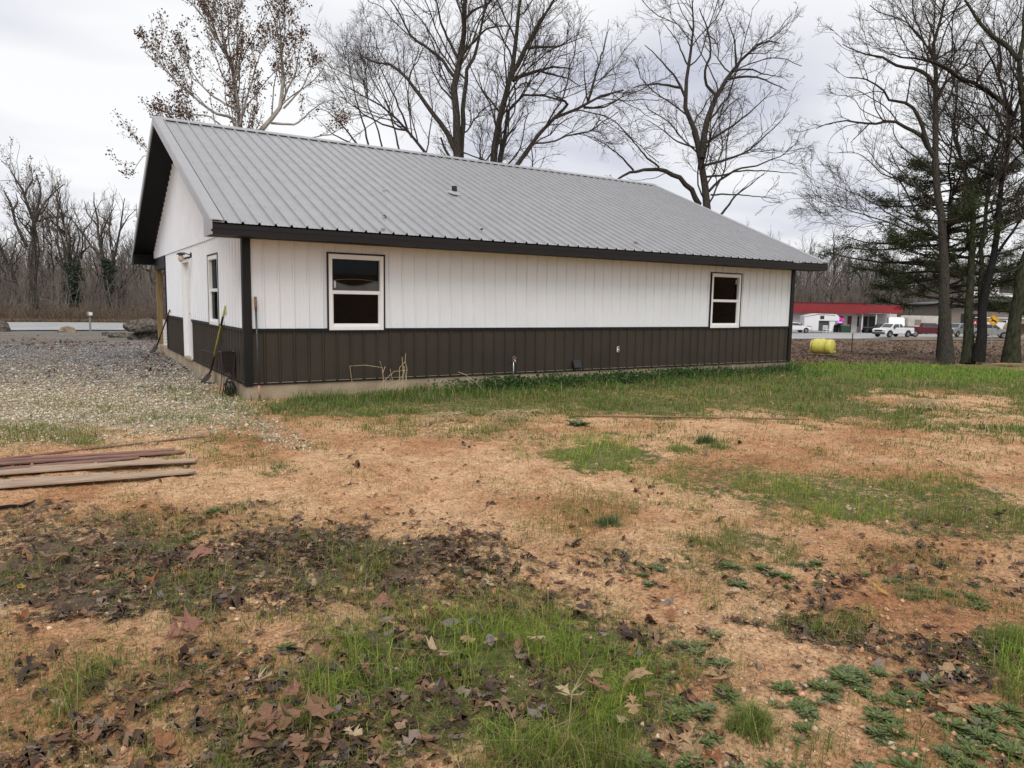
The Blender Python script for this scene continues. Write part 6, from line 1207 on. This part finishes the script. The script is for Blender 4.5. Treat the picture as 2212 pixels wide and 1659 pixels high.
# verge island between road and lot
vg = strip('verge', [(tuple(G(*c5(x_, 549))[:2])) for x_ in (960, 1200, 1500, 1900, 2210)], [(tuple(G(*c5(x_, 529))[:2])) for x_ in (1060, 1250, 1500, 1900, 2210)], mat('brown verge turf', (.10, .07, .04), .95, var=.4, scale=1.5, col2=(.26, .19, .11)), .075, nseg=40, nw=3)
# yellow tank
pk = at_(c5(390, 0)[0], None, 36.5); yt = empty('spray_tank', (pk[0], pk[1], pk[2]), VIEWZ-.85); tag(yt, 'yellow plastic tank on a low frame in the leaves by the road', 'tank'); yt.scale = (.85, 1, 1.02)
ra = .36; prof = [(.02, -.78), (.20, -.76), (.31, -.70), (ra, -.60), (ra, .05), (ra-.008, .07), (ra-.008, .10), (ra, .12), (ra, .45), (ra-.01, .50), (.31, .54), (.02, .57)]
MB().lathe(prof, (0, 0, .54), (0.999, 0, 0), 28).build('tank_body', M['yellow'], yt, smooth=True)
mb = MB()
for sy_ in (-.3, .3): mb.tube([(-.85, sy_, .06), (.75, sy_, .06)], .03, 6)
for xx in (-.6, 0, .5): mb.tube([(xx, -.36, .06), (xx, .36, .06)], .03, 6)
mb.build('frame', M['rust'], yt)
for xx in (-.55, .25): MB().tube([(xx, (ra+.012)*math.cos(t_), .54+(ra+.012)*math.sin(t_)) for t_ in np.linspace(0, 2*PI, 25)], .007, 5).build('strap', M['rust'], yt)
MB().lathe([(.09, 0), (.09, .05), (.03, .06)], (-.1, 0, .54+ra-.01), (0, 0, 1), 14).build('filler_cap', M['yellow'], yt); MB().lathe([(.04, 0), (.04, .08)], (.62, 0, .30), (1, 0, 0), 8).build('outlet', M['yellow'], yt)
# marker post near the tank, deer sign
pk = at_(c5(645, 0)[0], None, 44); mp_ = empty('marker_post', tuple(pk)); tag(mp_, 'short dark steel post in the leaves right of the yellow tank', 'post')
MB().prism([(-.035, -.02), (.035, -.02), (.035, .0), (.008, .02), (-.008, .02), (-.035, .0)], (-.2, 1.15), 2).build('post_stake', M['rust'], mp_)
MB().box((-.04, -.026, .95), (.04, -.0205, 1.1)).build('reflector', M['cargrey'], mp_)
pk = at_(c5(1912, 0)[0], None, 62); topp = P(*c5(1925, 366), 62); hz = topp[2]-pk[2]; sg_ = empty('deer_crossing_sign', tuple(pk), VIEWZ-.55+.35); tag(sg_, 'yellow diamond deer crossing sign on a post by the road', 'sign')
MB().box((-.03, -.0, -.2), (.03, .05, hz+.3)).build('post', M['galvpost'], sg_)
s_ = .50; pn = MB().prism([(0, -s_), (s_, 0), (0, s_), (-s_, 0)], (-.03, -.005), 1).build('sign_plate', M['signyellow'], sg_); pn.location = (0, 0, hz)
deer = [(x_*.76, z_*.76) for x_, z_ in [(-.40, .30), (-.36, .36), (-.30, .34), (-.28, .44), (-.24, .36), (-.20, .42), (-.20, .32), (-.12, .16), (.06, .10), (.20, .02), (.34, -.06), (.36, -.12), (.30, -.12), (.22, -.14), (.34, -.30), (.36, -.42), (.32, -.42), (.26, -.32), (.12, -.16), (-.04, -.08), (-.14, -.10), (-.26, -.04), (-.34, -.12), (-.30, -.16), (-.38, -.12), (-.30, .04), (-.22, .04), (-.26, .20), (-.34, .24)]]
MB().prism([(x*.9+.02, z*.9-.02) for x, z in deer], (-.036, -.0305), 1).build('deer_symbol', M['signblack'], pn)
mb = MB(); b_ = s_-.05
for (x0, z0), (x1, z1) in (((0, -b_), (b_, 0)), ((b_, 0), (0, b_)), ((0, b_), (-b_, 0)), ((-b_, 0), (0, -b_))): mb.tube([(x0, -.033, z0), (x1, -.033, z1)], .010, 4)
mb.build('sign_border', M['signblack'], pn)
pk = at_(c5(1752, 0)[0], None, 84); rsg = empty('red_sign', tuple(pk), VIEWZ); tag(rsg, 'small red and white sign on a post between the two dark trunks', 'sign'); hz2 = P(*c5(1752, 385), 84)[2]-pk[2]
MB().box((-.04, 0, -.2), (.04, .05, hz2)).build('post', M['galvpost'], rsg); pn = MB().lathe([(.38, 0), (.38, .03)], (0, -.01, hz2), (0, -1, 0), 8).build('sign_plate', M['red'], rsg)
MB().prism([(-.18, -.2), (0, -.06), (.15, -.2), (.03, .18)], (-.052, -.0405), 1).build('sign_symbol', M['vinyl'], pn).location = (0, 0, hz2)
# overhead wires across the left wood
for k, (ya, yb) in enumerate(((840, 920), (392, 470))):
    a_ = P(*c9(-400, ya-25), 52); b_ = P(*c9(1500, yb+15), 56); n_ = 24; pts = [a_+(b_-a_)*t_+np.array([0, 0, -.5*math.sin(PI*t_)]) for t_ in np.linspace(0, 1, n_)]
    tag(MB().tube([tuple(p) for p in pts], .012, 4).build('overhead_wire', M['wire']), ['lower thin wire running across the wood at left', 'upper thin wire against the sky at left'][k], 'wire')
# dark saplings and stumps hidden near cedar foot
